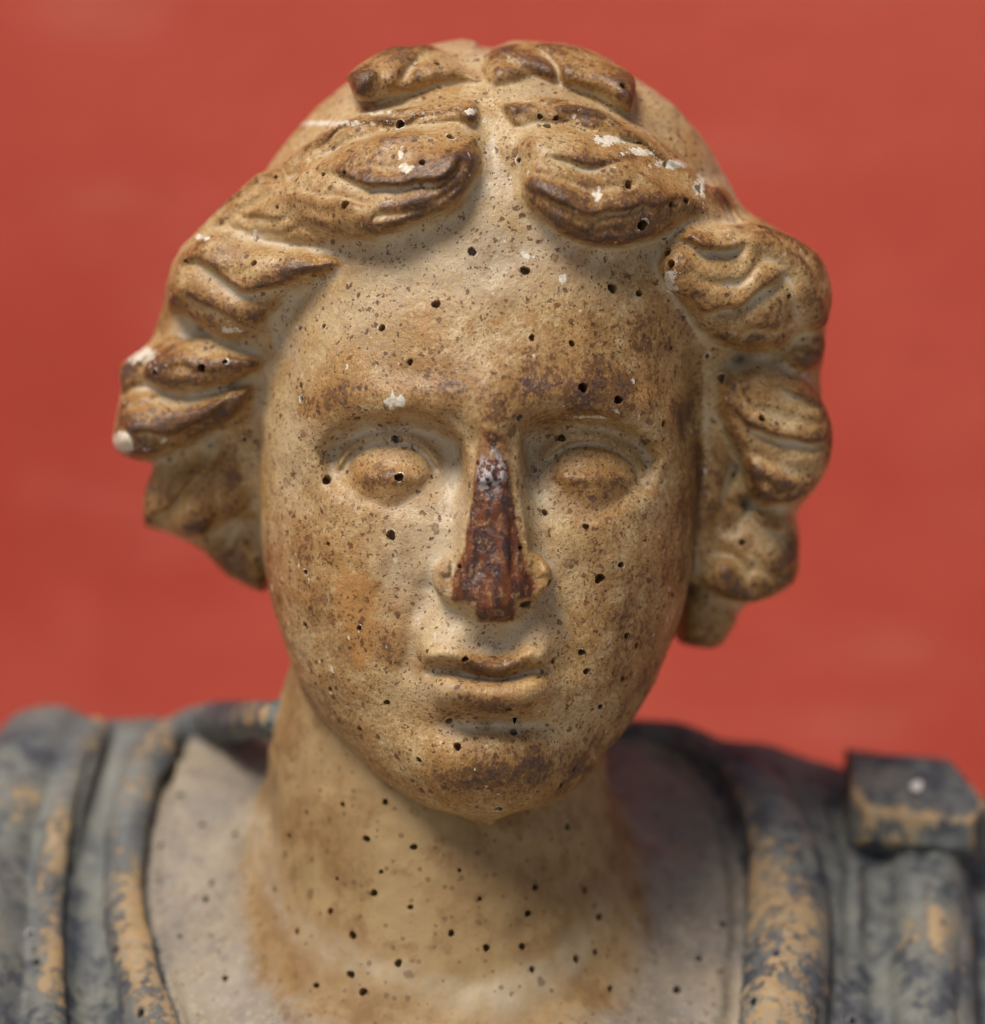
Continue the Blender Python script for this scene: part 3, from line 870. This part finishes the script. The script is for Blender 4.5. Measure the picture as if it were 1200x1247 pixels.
# left: rolled neckline edge, hollow band, outer drape
rolled = [(338, 874, 8, 18), (250, 884, 2, 22), (190, 922, 0, 24), (162, 1000, 4, 24), (154, 1090, 6, 24), (168, 1180, 6, 25), (205, 1290, 6, 26)]
hollow = [(128, 905, -16, 30), (122, 960, -16, 36), (112, 1050, -16, 36), (108, 1150, -16, 36), (112, 1300, -16, 36)]
drape = [(60, 930, 44, 70), (20, 1010, 50, 92), (-15, 1110, 55, 105), (-40, 1300, 55, 115)]
hem = [(122, 893, 4, 14), (98, 945, 2, 17), (80, 1020, 2, 18), (68, 1110, 2, 19), (62, 1290, 2, 20)]
D_roll = [(p[0], p[1], T.front(p[0], p[1]) + p[2], p[3]) for p in rolled]
D_drape = [(p[0], p[1], T.front(p[0], p[1]) + p[2], p[3]) for p in drape]
D_hem = [(p[0], p[1], T.front(p[0], p[1]) + p[2], p[3]) for p in hem]
D_col = [(p[0], p[1], T.front(p[0], p[1]) + p[2], p[3]) for p in [(752, 896, 10, 18), (830, 908, 4, 24), (895, 950, 4, 36), (940, 1020, 10, 46), (956, 1110, 12, 50), (952, 1290, 12, 52)]]
D_strap = [(p[0], p[1], T.front(p[0], p[1]) + p[2], p[3]) for p in [(1118, 1010, 22, 54), (1126, 1090, 22, 58), (1130, 1170, 22, 60), (1134, 1300, 22, 60)]]
D_sl = [(p[0], p[1], T.front(p[0], p[1]) + p[2], p[3]) for p in [(1240, 1010, 30, 50), (1255, 1110, 30, 66), (1262, 1290, 30, 70)]]
tsweep(hollow, None, k=26, carve=True, pad=60)
# cloth covers the shoulders outside the neckline
gp = project(np.stack(np.meshgrid(T.ax[0], [330.0], T.ax[2], indexing='ij'), -1).reshape(-1, 3))
NECKLINE = [(330, 700), (334, 868), (240, 886), (192, 926), (172, 1000), (166, 1090), (180, 1180), (220, 1400), (900, 1400), (912, 1190), (916, 1090), (892, 1000), (850, 930), (760, 898), (757, 700)]
outside = (poly2(gp[0], gp[1], NECKLINE) > 0).reshape(len(T.ax[0]), 1, len(T.ax[2]))
lft = T.ax[0][:, None, None] < 0
T.L[:] = np.where(outside, np.where(lft, BAND, STRAP), CHEST)
T.L[neck_in] = CHEST
del neck_in, TF0
T.sweep([(a, b, c - 4, r * 1.2) for a, b, c, r in D_roll], BAND, k=7, fy=1.35)
T.sweep(D_drape, DRAPE, k=8)
T.sweep([(a - 8, b, c - 2, r * 1.35) for a, b, c, r in D_hem], DRAPE, k=14, fy=1.35)
tsweep([(112, 920, -2, 5), (98, 985, -2, 6), (90, 1060, -2, 6), (84, 1150, -2, 6), (84, 1290, -2, 6)], None, k=6, carve=True)
tsweep([(320, 892, 0, 6), (225, 912, 0, 7), (196, 975, 0, 8), (184, 1050, 0, 8), (184, 1110, 0, 8), (202, 1190, 0, 8), (236, 1290, 0, 8)], None, k=14, carve=True)
T.sweep([(a, b, c - 4, r * 1.1) for a, b, c, r in D_col], COLLAR, k=6, fy=1.25)
tsweep([(800, 918, 0, 8), (862, 948, 0, 12), (893, 1010, 0, 14), (902, 1090, 0, 12), (898, 1180, 0, 10), (892, 1290, 0, 10)], None, k=16, carve=True)
T.sweep(D_strap, STRAP, k=8, fl=5, amp=7)
tsweep([(1012, 985, 0, 6), (1034, 1050, 0, 5), (1036, 1120, 0, 6), (1040, 1290, 0, 6)], None, k=6, carve=True)
tsweep([(1060, 1060, 0, 7), (1066, 1130, 0, 9), (1068, 1290, 0, 9)], None, k=12, carve=True)
T.sweep(D_sl, SLEEVE, k=8)
BLK_D = T.front(1112, 985) + 4
def block():
    p = P(1112, 985, BLK_D)
    sl, x, y, z = T.sub(p - 190, p + 190)
    x, y, z = x - np.float32(p[0]), y - np.float32(p[1]), z - np.float32(p[2])
    a = np.float32(-.10)
    x, z = x * np.cos(a) + z * np.sin(a), z * np.cos(a) - x * np.sin(a)
    f_ = np.maximum(np.maximum(np.abs(x) - 92, np.abs(y) - 80), np.maximum(z - 68, -z - 56))
    f_ = smax_(f_, (-y * .62 + z * .78) - 48, 2.5)                   # sloping top front
    f_ = smax_(f_, (x * .75 + z * .66) - 84, 2.5)                    # clipped right corner
    f_ = smax_(f_, (-x * .80 - y * .60) - 104, 2.5)
    f_ = smax_(f_, (x * .80 - y * .60) - 104, 2.5)
    f_ = smax_(f_, (-z * .80 - y * .60) - 82, 2.5)
    T.put(sl, f_.astype(np.float32), 7, BLOCK)
block()
T.noise(90, 2.6, 13)
T.noise(36, 1.2, 14)
T.noise(16, 0.6, 15)
TVt, TQ, TN, tlab = T.mesh()
print('torso mesh', len(TVt), len(TQ), time.time() - T0)

# ------------------------------------------------------------------ woodworm holes (real pits)
HOLES = [(575,306,6),(640,329,6.5),(531,370,6),(465,399,5),(499,441,4.5),(648,411,4.5),(697,418,4.5),(747,351,7.5),(779,357,5),(394,397,4),(365,400,3.5),
 (366,470,5),(367,486,4),(711,472,7),(754,487,6.5),(633,509,5),(435,510,5),(809,516,4.5),(481,535,5.5),(684,533,5.5),(783,539,6),(486,581,6),(399,584,7),(422,575,3.5),
 (476,652,7),(664,624,4.5),(714,641,4.5),(757,688,4.5),(731,705,7),(670,710,4.5),(581,564,3),(571,594,3.5),(559,690,4),(567,803,4.5),(519,794,4.5),(547,879,5),(626,891,6),(557,909,5.5),
 (620,865,4.5),(709,795,5),(715,818,5),(675,805,4.5),(776,786,4.5),(764,775,4.5),(759,827,4),(732,861,4.5),(471,856,4.5),(371,761,4.5),(402,840,4),(438,888,4.5),(510,926,4),
 (372,697,4),(399,662,3),(787,847,3.5),(437,765,4),(700,938,4),(685,957,5),(608,986,5),(634,667,3),(820,724,3),(787,658,2.5),
 (420,248,6.5),(514,197,5),(549,166,5.5),(393,212,4),(419,210,3),(487,151,6),(388,158,3.5),(661,121,4),(658,142,4),(667,152,5.5),(678,144,4),(631,195,4),
 (811,200,5),(766,225,6),(852,230,7),(837,244,5),(819,249,5),(783,274,8),(813,307,6),(817,321,6),(878,461,7),(929,509,5.5),(970,289,4.5),(962,361,4.5),
 (309,320,4.5),(245,449,6.5),(189,454,5),(759,104,5),(533,77,4.5),(386,131,5),(397,126,4),(405,124,3.5),(862,434,4),(818,424,3),(226,318,4),(274,440,4),
 (904,660,5),(902,605,4),(298,535,3.5),(336,215,3),(337,252,3)]
THOLES = [(352,1019,5),(446,1022,5.5),(504,1032,5),(455,1088,5.5),(402,1110,5),(361,1135,5),(429,1139,6),(427,1187,6),(385,1200,4.5),(442,1208,6),(485,1173,5.5),(550,1137,5),
 (593,1155,5.5),(637,1153,5.5),(644,1113,5.5),(653,1081,5),(692,1007,5),(713,1084,5),(649,1181,5),(703,1168,6.5),(726,1160,5),(731,1117,6),(744,1204,5),(469,977,4.5),(417,980,4),(373,990,4),
 (220,968,5),(246,1004,5),(286,1016,5),(195,1030,5.5),(257,1075,5),(250,1095,5.5),(219,1140,4.5),(37,1136,5.5),(44,1172,5.5),(139,1158,5.5),(171,1234,6.5),(274,1191,5),(334,1084,4),
 (881,1125,6),(852,1167,5.5),(825,1205,6.5),(946,1161,5),(917,1220,6),(1038,1197,5),(1039,1243,6),(500,1105,4),(464,1062,3.5),(410,1071,3.5),(585,1095,3.5),(560,1060,3)]

def drill(V, Q, N, lab, holes, extra, nsub=6):
    """refine the quads round each hole and push the inside down a shaft"""
    px, py = project(V)
    view = V - np.array([0, -D, 0]); view /= np.linalg.norm(view, axis=1, keepdims=True)
    facing = (N * view).sum(1) < -.08
    keep = np.ones(len(Q), bool)
    cen = V[Q].mean(1)
    nV, nN, nQ, nL, nE = [V], [N], [], [lab], [extra]
    base = len(V)
    g = np.linspace(0, 1, nsub + 1)
    U, W = np.meshgrid(g, g, indexing='ij')
    U, W = U.ravel(), W.ravel()
    loc = np.arange((nsub + 1) ** 2).reshape(nsub + 1, nsub + 1)
    lq = np.stack([loc[:-1, :-1], loc[1:, :-1], loc[1:, 1:], loc[:-1, 1:]], -1).reshape(-1, 4)
    drilled = np.zeros(len(Q), np.int32) - 1
    axes = []
    for hi, (hx, hy, r) in enumerate(holes):
        r = r * .92
        c = np.where(facing & (np.hypot(px - hx, py - hy) < 6))[0]
        if len(c) == 0:
            axes.append(None); continue
        near = c[V[c, 1] < V[c, 1].min() + 18]
        w = 1 / (1 + np.hypot(px[near] - hx, py[near] - hy))
        p = (V[near] * w[:, None]).sum(0) / w.sum()
        n = N[near].mean(0); n /= np.linalg.norm(n)
        vd = p - np.array([0, -D, 0]); vd /= np.linalg.norm(vd)
        a = -n * .75 + vd * .25
        a /= np.linalg.norm(a)
        # put the axis exactly on the pixel ray
        tgt = P(hx, hy, p[1]); p = p + (tgt - p) * np.array([1, 0, 1])
        axes.append((p, a, r))
        rel = cen - p
        al = rel @ a
        rad = np.linalg.norm(rel - al[:, None] * a, axis=1)
        drilled[(rad < r + 5) & (np.abs(al) < 26)] = hi
    sel = np.where(drilled >= 0)[0]
    keep[sel] = False
    c4 = Q[sel]
    wts = np.stack([(1 - U) * (1 - W), U * (1 - W), U * W, (1 - U) * W], 0)     # 4 x m
    pv = np.einsum('qck,cm->qmk', V[c4], wts)
    pn = np.einsum('qck,cm->qmk', N[c4], wts)
    pn /= np.linalg.norm(pn, axis=2, keepdims=True) + 1e-9
    pe = np.einsum('qck,cm->qmk', extra[c4], wts)
    for hi, ax in enumerate(axes):
        if ax is None: continue
        p, a, r = ax
        near = np.where(np.linalg.norm(cen[sel] - p, axis=1) < r + 34)[0]
        if not len(near): continue
        v = pv[near]
        rel = v - p
        al = rel @ a
        perp = rel - al[..., None] * a
        t1 = np.cross(a, [0, 0, 1.0]); t1 /= np.linalg.norm(t1); t2 = np.cross(a, t1)
        th = np.arctan2(perp @ t2, perp @ t1)
        rr = r * (1 + .10 * np.sin(2 * th + hi) + .06 * np.sin(3 * th + hi * 2.3) + .04 * np.sin(7 * th + hi))
        rho = np.linalg.norm(perp, axis=2) + 1e-6
        wid = .22 * rr
        t = np.clip((rr - rho) / wid, 0, 1)
        ok = np.abs(al) < 26
        depth = 3.2 * r * ok
        prof = t * t * (3 - 2 * t)
        # tiny chamfer outside the rim
        ch = np.clip((rr + 2.0 - rho) / 2.0, 0, 1) ** 2 * .8 * ok
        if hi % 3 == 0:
            pe[near, :, 2] = np.maximum(pe[near, :, 2], .46 * np.exp(-((rho - rr - 0.8) / 1.3) ** 2) * ok)  # pale lit edge painted round some of the holes
        pv[near] = v + a * (depth * prof + ch)[..., None]
        dp = -(6 * t * (1 - t)) / wid * depth
        dp = np.clip(dp, -6, 0)
        nn = pn[near] + (perp / rho[..., None]) * dp[..., None]
        pn[near] = nn / np.linalg.norm(nn, axis=2, keepdims=True)
    m = len(U)
    nq = (lq[None] + (np.arange(len(sel)) * m)[:, None, None] + base).reshape(-1, 4)
    pl = np.repeat(lab[c4[:, 0]], m)
    V2 = np.vstack([V, pv.reshape(-1, 3)]); N2 = np.vstack([N, pn.reshape(-1, 3)])
    E2 = np.vstack([extra, pe.reshape(-1, extra.shape[1])])
    return V2, np.vstack([Q[keep], nq]), N2, np.concatenate([lab, pl]), E2

# ------------------------------------------------------------------ paint wear (pigment, dirt and some painted light, as attributes)
def head_wear(V, N, lab):
    px, py = project(V)
    c1 = G.curvature(V, 9.0); c2 = G.curvature(V, 22.0)
    hair = (lab >= 10).astype(float)
    skull = (lab == LAB['skull']).astype(float)
    face = 1 - np.clip(hair + skull, 0, 1)
    big = vnoise(V, 60, 1); med = vnoise(V, 22, 2)
    pat = np.zeros(len(V)); dust = np.zeros(len(V)); chip = np.zeros(len(V))
    red = np.zeros(len(V)); bare = np.zeros(len(V)); grey = np.zeros(len(V))
    c3 = G.curvature(V, 42.0)
    conv = np.clip(c1 * .35 + c2 * 1.3 + c3 * 1.1, -1.2, 1.2)
    # hair: brown glaze left on the rounded faces of the locks, pale ground in the cuts
    pat += hair * np.clip(.37 + conv * .80 + (big - .5) * .75 + (med - .5) * .35 - .14 * np.clip(N[:, 2], 0, 1), 0, .97)  # glaze thinned on upward faces: light from above put into the colour
    dust += hair * np.clip(-c2 * 2.3 - c1 * .4 + (med - .5) * .5 + .04, 0, .9)
    pat += skull * np.clip(.22 + (big - .5) * .5, 0, 1); dust += skull * np.clip(.30 + (big - .5) * .8, 0, 1)
    # face
    fp = .25 + (big - .5) * .40 + .10 * sst(px, 640, 800)  # browner towards the right of the face
    for a, w in (((408, 486, 44, 30), .50), ((600, 474, 100, 42), .40), ((730, 486, 75, 32), .42), ((520, 484, 60, 24), .20), ((790, 420, 60, 60), .18), ((680, 430, 80, 40), .15),
                 ((598, 940, 104, 36), .66), ((690, 925, 70, 40), .35), ((775, 770, 60, 120), .36), ((410, 690, 62, 110), .34), ((840, 600, 20, 160), .45), ((480, 780, 40, 60), .12),
                 ((470, 586, 46, 18), .50), ((722, 588, 48, 20), .50), ((590, 812, 64, 12), .62), ((600, 860, 62, 13), .62), ((400, 870, 60, 50), .22),  # includes browner bands along the lip undersides
                 ((650, 708, 20, 20), .35), ((545, 705, 16, 14), .15), ((600, 520, 30, 24), .35), ((330, 720, 26, 90), .20)):
        fp = fp + w * gauss2(px, py, *a)
    fd = .10 + np.clip(-c1 * 1.6 - c2 * 1.2, 0, .6) + (big - .5) * .3
    for a, w in (((590, 315, 130, 55), .50), ((470, 400, 80, 60), .42), ((470, 530, 80, 22), .35), ((540, 600, 36, 60), .42), ((490, 690, 60, 70), .40), ((660, 590, 26, 60), .3),
                 ((560, 770, 60, 30), .40), ((650, 770, 40, 30), .25), ((520, 840, 50, 30), .30), ((600, 885, 60, 16), .25), ((355, 430, 40, 90), .35), ((350, 600, 30, 80), .25), ((596, 180, 24, 90), .55), ((820, 430, 22, 60), .2)):
        fd = fd + w * gauss2(px, py, *a)
    fd -= .35 * gauss2(px, py, 600, 420, 150, 50)
    fp = .2 + (fp - .2) * (.5 + 1.0 * vnoise(V, 26, 8)) 
    pat += face * np.clip(fp, 0, 1); dust += face * np.clip(fd, 0, 1)
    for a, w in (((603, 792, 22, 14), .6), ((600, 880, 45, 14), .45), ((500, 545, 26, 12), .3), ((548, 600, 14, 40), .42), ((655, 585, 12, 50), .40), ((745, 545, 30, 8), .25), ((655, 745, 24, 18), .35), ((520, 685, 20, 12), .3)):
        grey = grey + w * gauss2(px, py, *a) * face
    for a in ((432, 735, 34, 46), (440, 790, 13, 26), (512, 395, 22, 40), (600, 400, 60, 24)):
        bare = np.maximum(bare, gauss2(px, py, *a) * face * (.95 if a[0] < 460 else .40))
    front = (V[:, 1] < 330)
    for x, y, rx, ry, w in ((482, 488, 17, 9, 1.1), (640, 312, 9, 8, .9), (686, 338, 7, 6, .9), (648, 312, 5, 5, .8), (818, 342, 10, 14, 1.0), (494, 205, 10, 9, .9), (489, 190, 5, 12, .8),
                            (745, 170, 26, 7, .95), (780, 185, 22, 5, .95), (820, 200, 30, 6, .9), (852, 232, 12, 22, .62), (728, 240, 6, 12, .8), (400, 150, 70, 5, .75), (470, 138, 40, 5, .6), (575, 135, 10, 6, .7), (590, 148, 6, 8, .7),
                            (170, 430, 24, 11, 1.1), (148, 538, 16, 13, 1.3), (283, 402, 26, 5, .62), (600, 515, 5, 5, .5), (720, 508, 26, 3.5, .75), (750, 497, 6, 12, .6), (250, 288, 14, 5, .7), (360, 398, 5, 4, .5),
                            (310, 285, 3, 8, .6), (198, 345, 5, 12, .8), (640, 122, 20, 4, .45)):
        chip = np.maximum(chip, gauss2(px, py, x, y, rx, ry) * w * front)
    # nose stump
    NP = [(585, 522), (616, 522), (618, 560), (622, 600), (632, 650), (642, 700), (655, 712), (648, 728), (626, 728), (626, 756), (582, 756), (580, 734), (553, 730), (551, 704), (566, 672), (576, 610), (582, 560)]
    sd = poly2(px, py, NP)
    red = sst(-sd, -9, 7) * front
    red *= np.where(py < 560, .62, 1.0)
    inr = red > .2
    bare = np.where(inr, 1.0 * gauss2(px, py, 598, 575, 22, 32), bare)  # on the stump this channel carries the painted sheen of the bridge
    grey = np.where(inr, 1.0 * gauss2(px, py, 606, 670, 20, 60) + .8 * gauss2(px, py, 604, 614, 15, 16), grey)
    z = np.zeros(len(V))
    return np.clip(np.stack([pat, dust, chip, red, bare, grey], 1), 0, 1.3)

def torso_wear(V, N, lab):
    px, py = project(V)
    c1 = T.curvature(V, 14.0); c2 = T.curvature(V, 34.0)
    big = vnoise(V, 90, 5)
    skin = (lab <= NECK)
    ring = stroke2(px, py, [(315, 1000), (345, 1100), (430, 1170), (590, 1212), (690, 1165), (745, 1080)])
    t = np.clip((-V[:, 2] - 150) / 480, 0, 1.2)
    nq = np.sqrt(((V[:, 0] + 78 - 18 * t) / (226 - 10 * t + 20 * t * t)) ** 2 + ((V[:, 1] - 350 + 10 * t) / 206) ** 2)
    warm = sst(nq, 1.34, 1.0)
    dust = .38 * np.exp(-(ring / 34) ** 2) + .30 * sst(py, 1060, 1230) * (big)
    dust = dust + .25 * np.exp(-((px - 250) / 90) ** 2 - ((py - 1000) / 90) ** 2)
    flake = np.clip(.22 + c1 * 1.2 + c2 * .9 + (big - .5) * .7, 0, .85)
    for a, w in (((45, 1010, 40, 70), .35), ((60, 1200, 30, 60), .35), ((165, 1150, 22, 70), .35), ((950, 1150, 50, 110), .45), ((1120, 1000, 60, 34), .45), ((1110, 1150, 50, 60), .2)):
        flake = flake + w * gauss2(px, py, *a)
    pale = np.clip(.25 + (big - .5) + .5 * gauss2(px, py, 130, 960, 60, 60) + .4 * gauss2(px, py, 960, 930, 60, 30), 0, 1)
    chip = 1.0 * gauss2(px, py, 1117, 957, 8, 7)
    a0 = np.where(skin, warm, flake); a1 = np.where(skin, dust, pale); a2 = np.where(skin, 0, chip)
    o = np.zeros(len(V))
    return np.clip(np.stack([a0, a1, a2, o, o, o], 1), 0, 1.3)

E = head_wear(V, N, lab)
TE = torso_wear(TVt, TN, tlab)
print('wear', time.time() - T0)
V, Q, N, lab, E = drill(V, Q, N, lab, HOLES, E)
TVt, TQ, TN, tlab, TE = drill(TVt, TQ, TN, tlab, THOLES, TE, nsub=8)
print('drilled', len(Q), len(TQ), time.time() - T0)

# ------------------------------------------------------------------ objects
root = bpy.data.objects.new('carved_bust', None)
root.empty_display_size = .05
scene.collection.objects.link(root)
ROOT = to_world(np.array([0.0, 400.0, -900.0]))
root.location = ROOT
root['label'] = "worm-eaten carved wooden bust with broken nose, wavy hair and flaking blue garment"
root['category'] = "bust"

def build(name, Vs, Qs, Ns, Es, mat, parent, label=None):
    used, inv = np.unique(Qs.ravel(), return_inverse=True)
    v = to_world(Vs[used]) - ROOT
    n = dir_world(Ns[used])
    qd = inv.reshape(-1, 4).astype(np.int32)
    me = bpy.data.meshes.new(name)
    me.vertices.add(len(v)); me.vertices.foreach_set('co', v.astype(np.float32).ravel())
    me.loops.add(qd.size); me.loops.foreach_set('vertex_index', qd.ravel())
    me.polygons.add(len(qd))
    me.polygons.foreach_set('loop_start', np.arange(0, qd.size, 4, dtype=np.int32))
    me.polygons.foreach_set('loop_total', np.full(len(qd), 4, np.int32))
    me.update(calc_edges=True)
    e = Es[used]
    for nm, cols in (('wear', e[:, :3]), ('stain_sheen', e[:, 3:])):
        at = me.attributes.new(nm, 'FLOAT_COLOR', 'POINT')
        at.data.foreach_set('color', np.hstack([cols, np.ones((len(cols), 1))]).astype(np.float32).ravel())
    me.polygons.foreach_set('use_smooth', np.ones(len(qd), bool))
    me.materials.append(mat)
    me.normals_split_custom_set_from_vertices(n.astype(np.float32))
    o = bpy.data.objects.new(name, me)
    scene.collection.objects.link(o)
    o.parent = parent
    if label:
        o['label'] = label
    return o

# face features become parts of the head by region
fl = lab[Q[:, 0]].astype(int)
fc = V[Q].mean(1)
fpx, fpy = project(fc)
front = fc[:, 1] < 160
def ell(cx, cy, rx, ry): return ((fpx - cx) / rx) ** 2 + ((fpy - cy) / ry) ** 2 < 1
isf = (fl == 0) & front
part = np.where(fl == 0, 0, np.where(fl == NZ, 1, np.where(fl == LAB['skull'], 2, fl)))
EYE1, EYE2, LIPU, LIPL, CHIN = 201, 202, 203, 204, 205
part[isf & ell(472, 577, 58, 42)] = EYE1
part[isf & ell(724, 579, 58, 42)] = EYE2
ld = stroke2(fpx, fpy, UPL); md = stroke2(fpx, fpy, LOWL)
part[isf & (ld < 12) & (fpx > 515) & (fpx < 665)] = LIPU
part[isf & (md < 18)] = LIPL
head = build('head', V, Q[part == 0], N, E, MAT_SKIN, root)
build('nose', V, Q[part == 1], N, E, MAT_SKIN, head, "broken nose stump of bare red-brown wood")
build('eye', V, Q[part == EYE1], N, E, MAT_SKIN, head)
build('eye', V, Q[part == EYE2], N, E, MAT_SKIN, head)
build('upper_lip', V, Q[part == LIPU], N, E, MAT_SKIN, head)
build('lower_lip', V, Q[part == LIPL], N, E, MAT_SKIN, head)
hair = build('hair', V, Q[part == 2], N, E, MAT_SKIN, root)
for nm, i in HL.items():
    if (part == i).sum() > 0:
        build('hair_lock', V, Q[part == i], N, E, MAT_SKIN, hair)
tp = tlab[TQ[:, 0]].astype(int)
build('neck_and_chest', TVt, TQ[tp <= NECK], TN, TE, MAT_CHEST, root)
for i, nm in ((DRAPE, 'shoulder_drape'), (BAND, 'neckline_band'), (COLLAR, 'collar'), (BLOCK, 'strap_block'), (STRAP, 'shoulder_strap'), (SLEEVE, 'sleeve')):
    build(nm, TVt, TQ[tp == i], TN, TE, MAT_GARM, root)

# wall behind
def slab(name, lo, hi, mat):
    x0, y0, z0 = lo; x1, y1, z1 = hi
    v = [(x0, y0, z0), (x1, y0, z0), (x1, y1, z0), (x0, y1, z0), (x0, y0, z1), (x1, y0, z1), (x1, y1, z1), (x0, y1, z1)]
    f_ = [(0, 3, 2, 1), (4, 5, 6, 7), (0, 1, 5, 4), (1, 2, 6, 5), (2, 3, 7, 6), (3, 0, 4, 7)]
    me = bpy.data.meshes.new(name); me.from_pydata(v, [], f_); me.materials.append(mat)
    o = bpy.data.objects.new(name, me); scene.collection.objects.link(o)
    return o
wall = slab('wall', (-2.5, 0.75, 0.0), (2.5, 0.95, 2.6), MAT_WALL)
wall['kind'] = 'structure'
def bounce_ground_material():
    m = NT("pale_bounce_surface")
    c = m.mix(m.ss(m.noise(3, 4), .35, .65), (0.36, 0.33, 0.28), (0.28, 0.255, 0.215))
    m.l(c, m.b.inputs['Base Color'])
    m.b.inputs['Roughness'].default_value = .85
    return m.mat
gm = bpy.data.meshes.new('bounce_ground')  # unseen ground plane, added to bounce light up onto the bust
gm.from_pydata([(-30, -30, -.004), (30, -30, -.004), (30, 30, -.004), (-30, 30, -.004)], [], [(0, 1, 2, 3)])
gm.materials.append(bounce_ground_material())
go = bpy.data.objects.new('bounce_ground', gm)
scene.collection.objects.link(go)
go['kind'] = 'structure'
print('done', time.time() - T0)
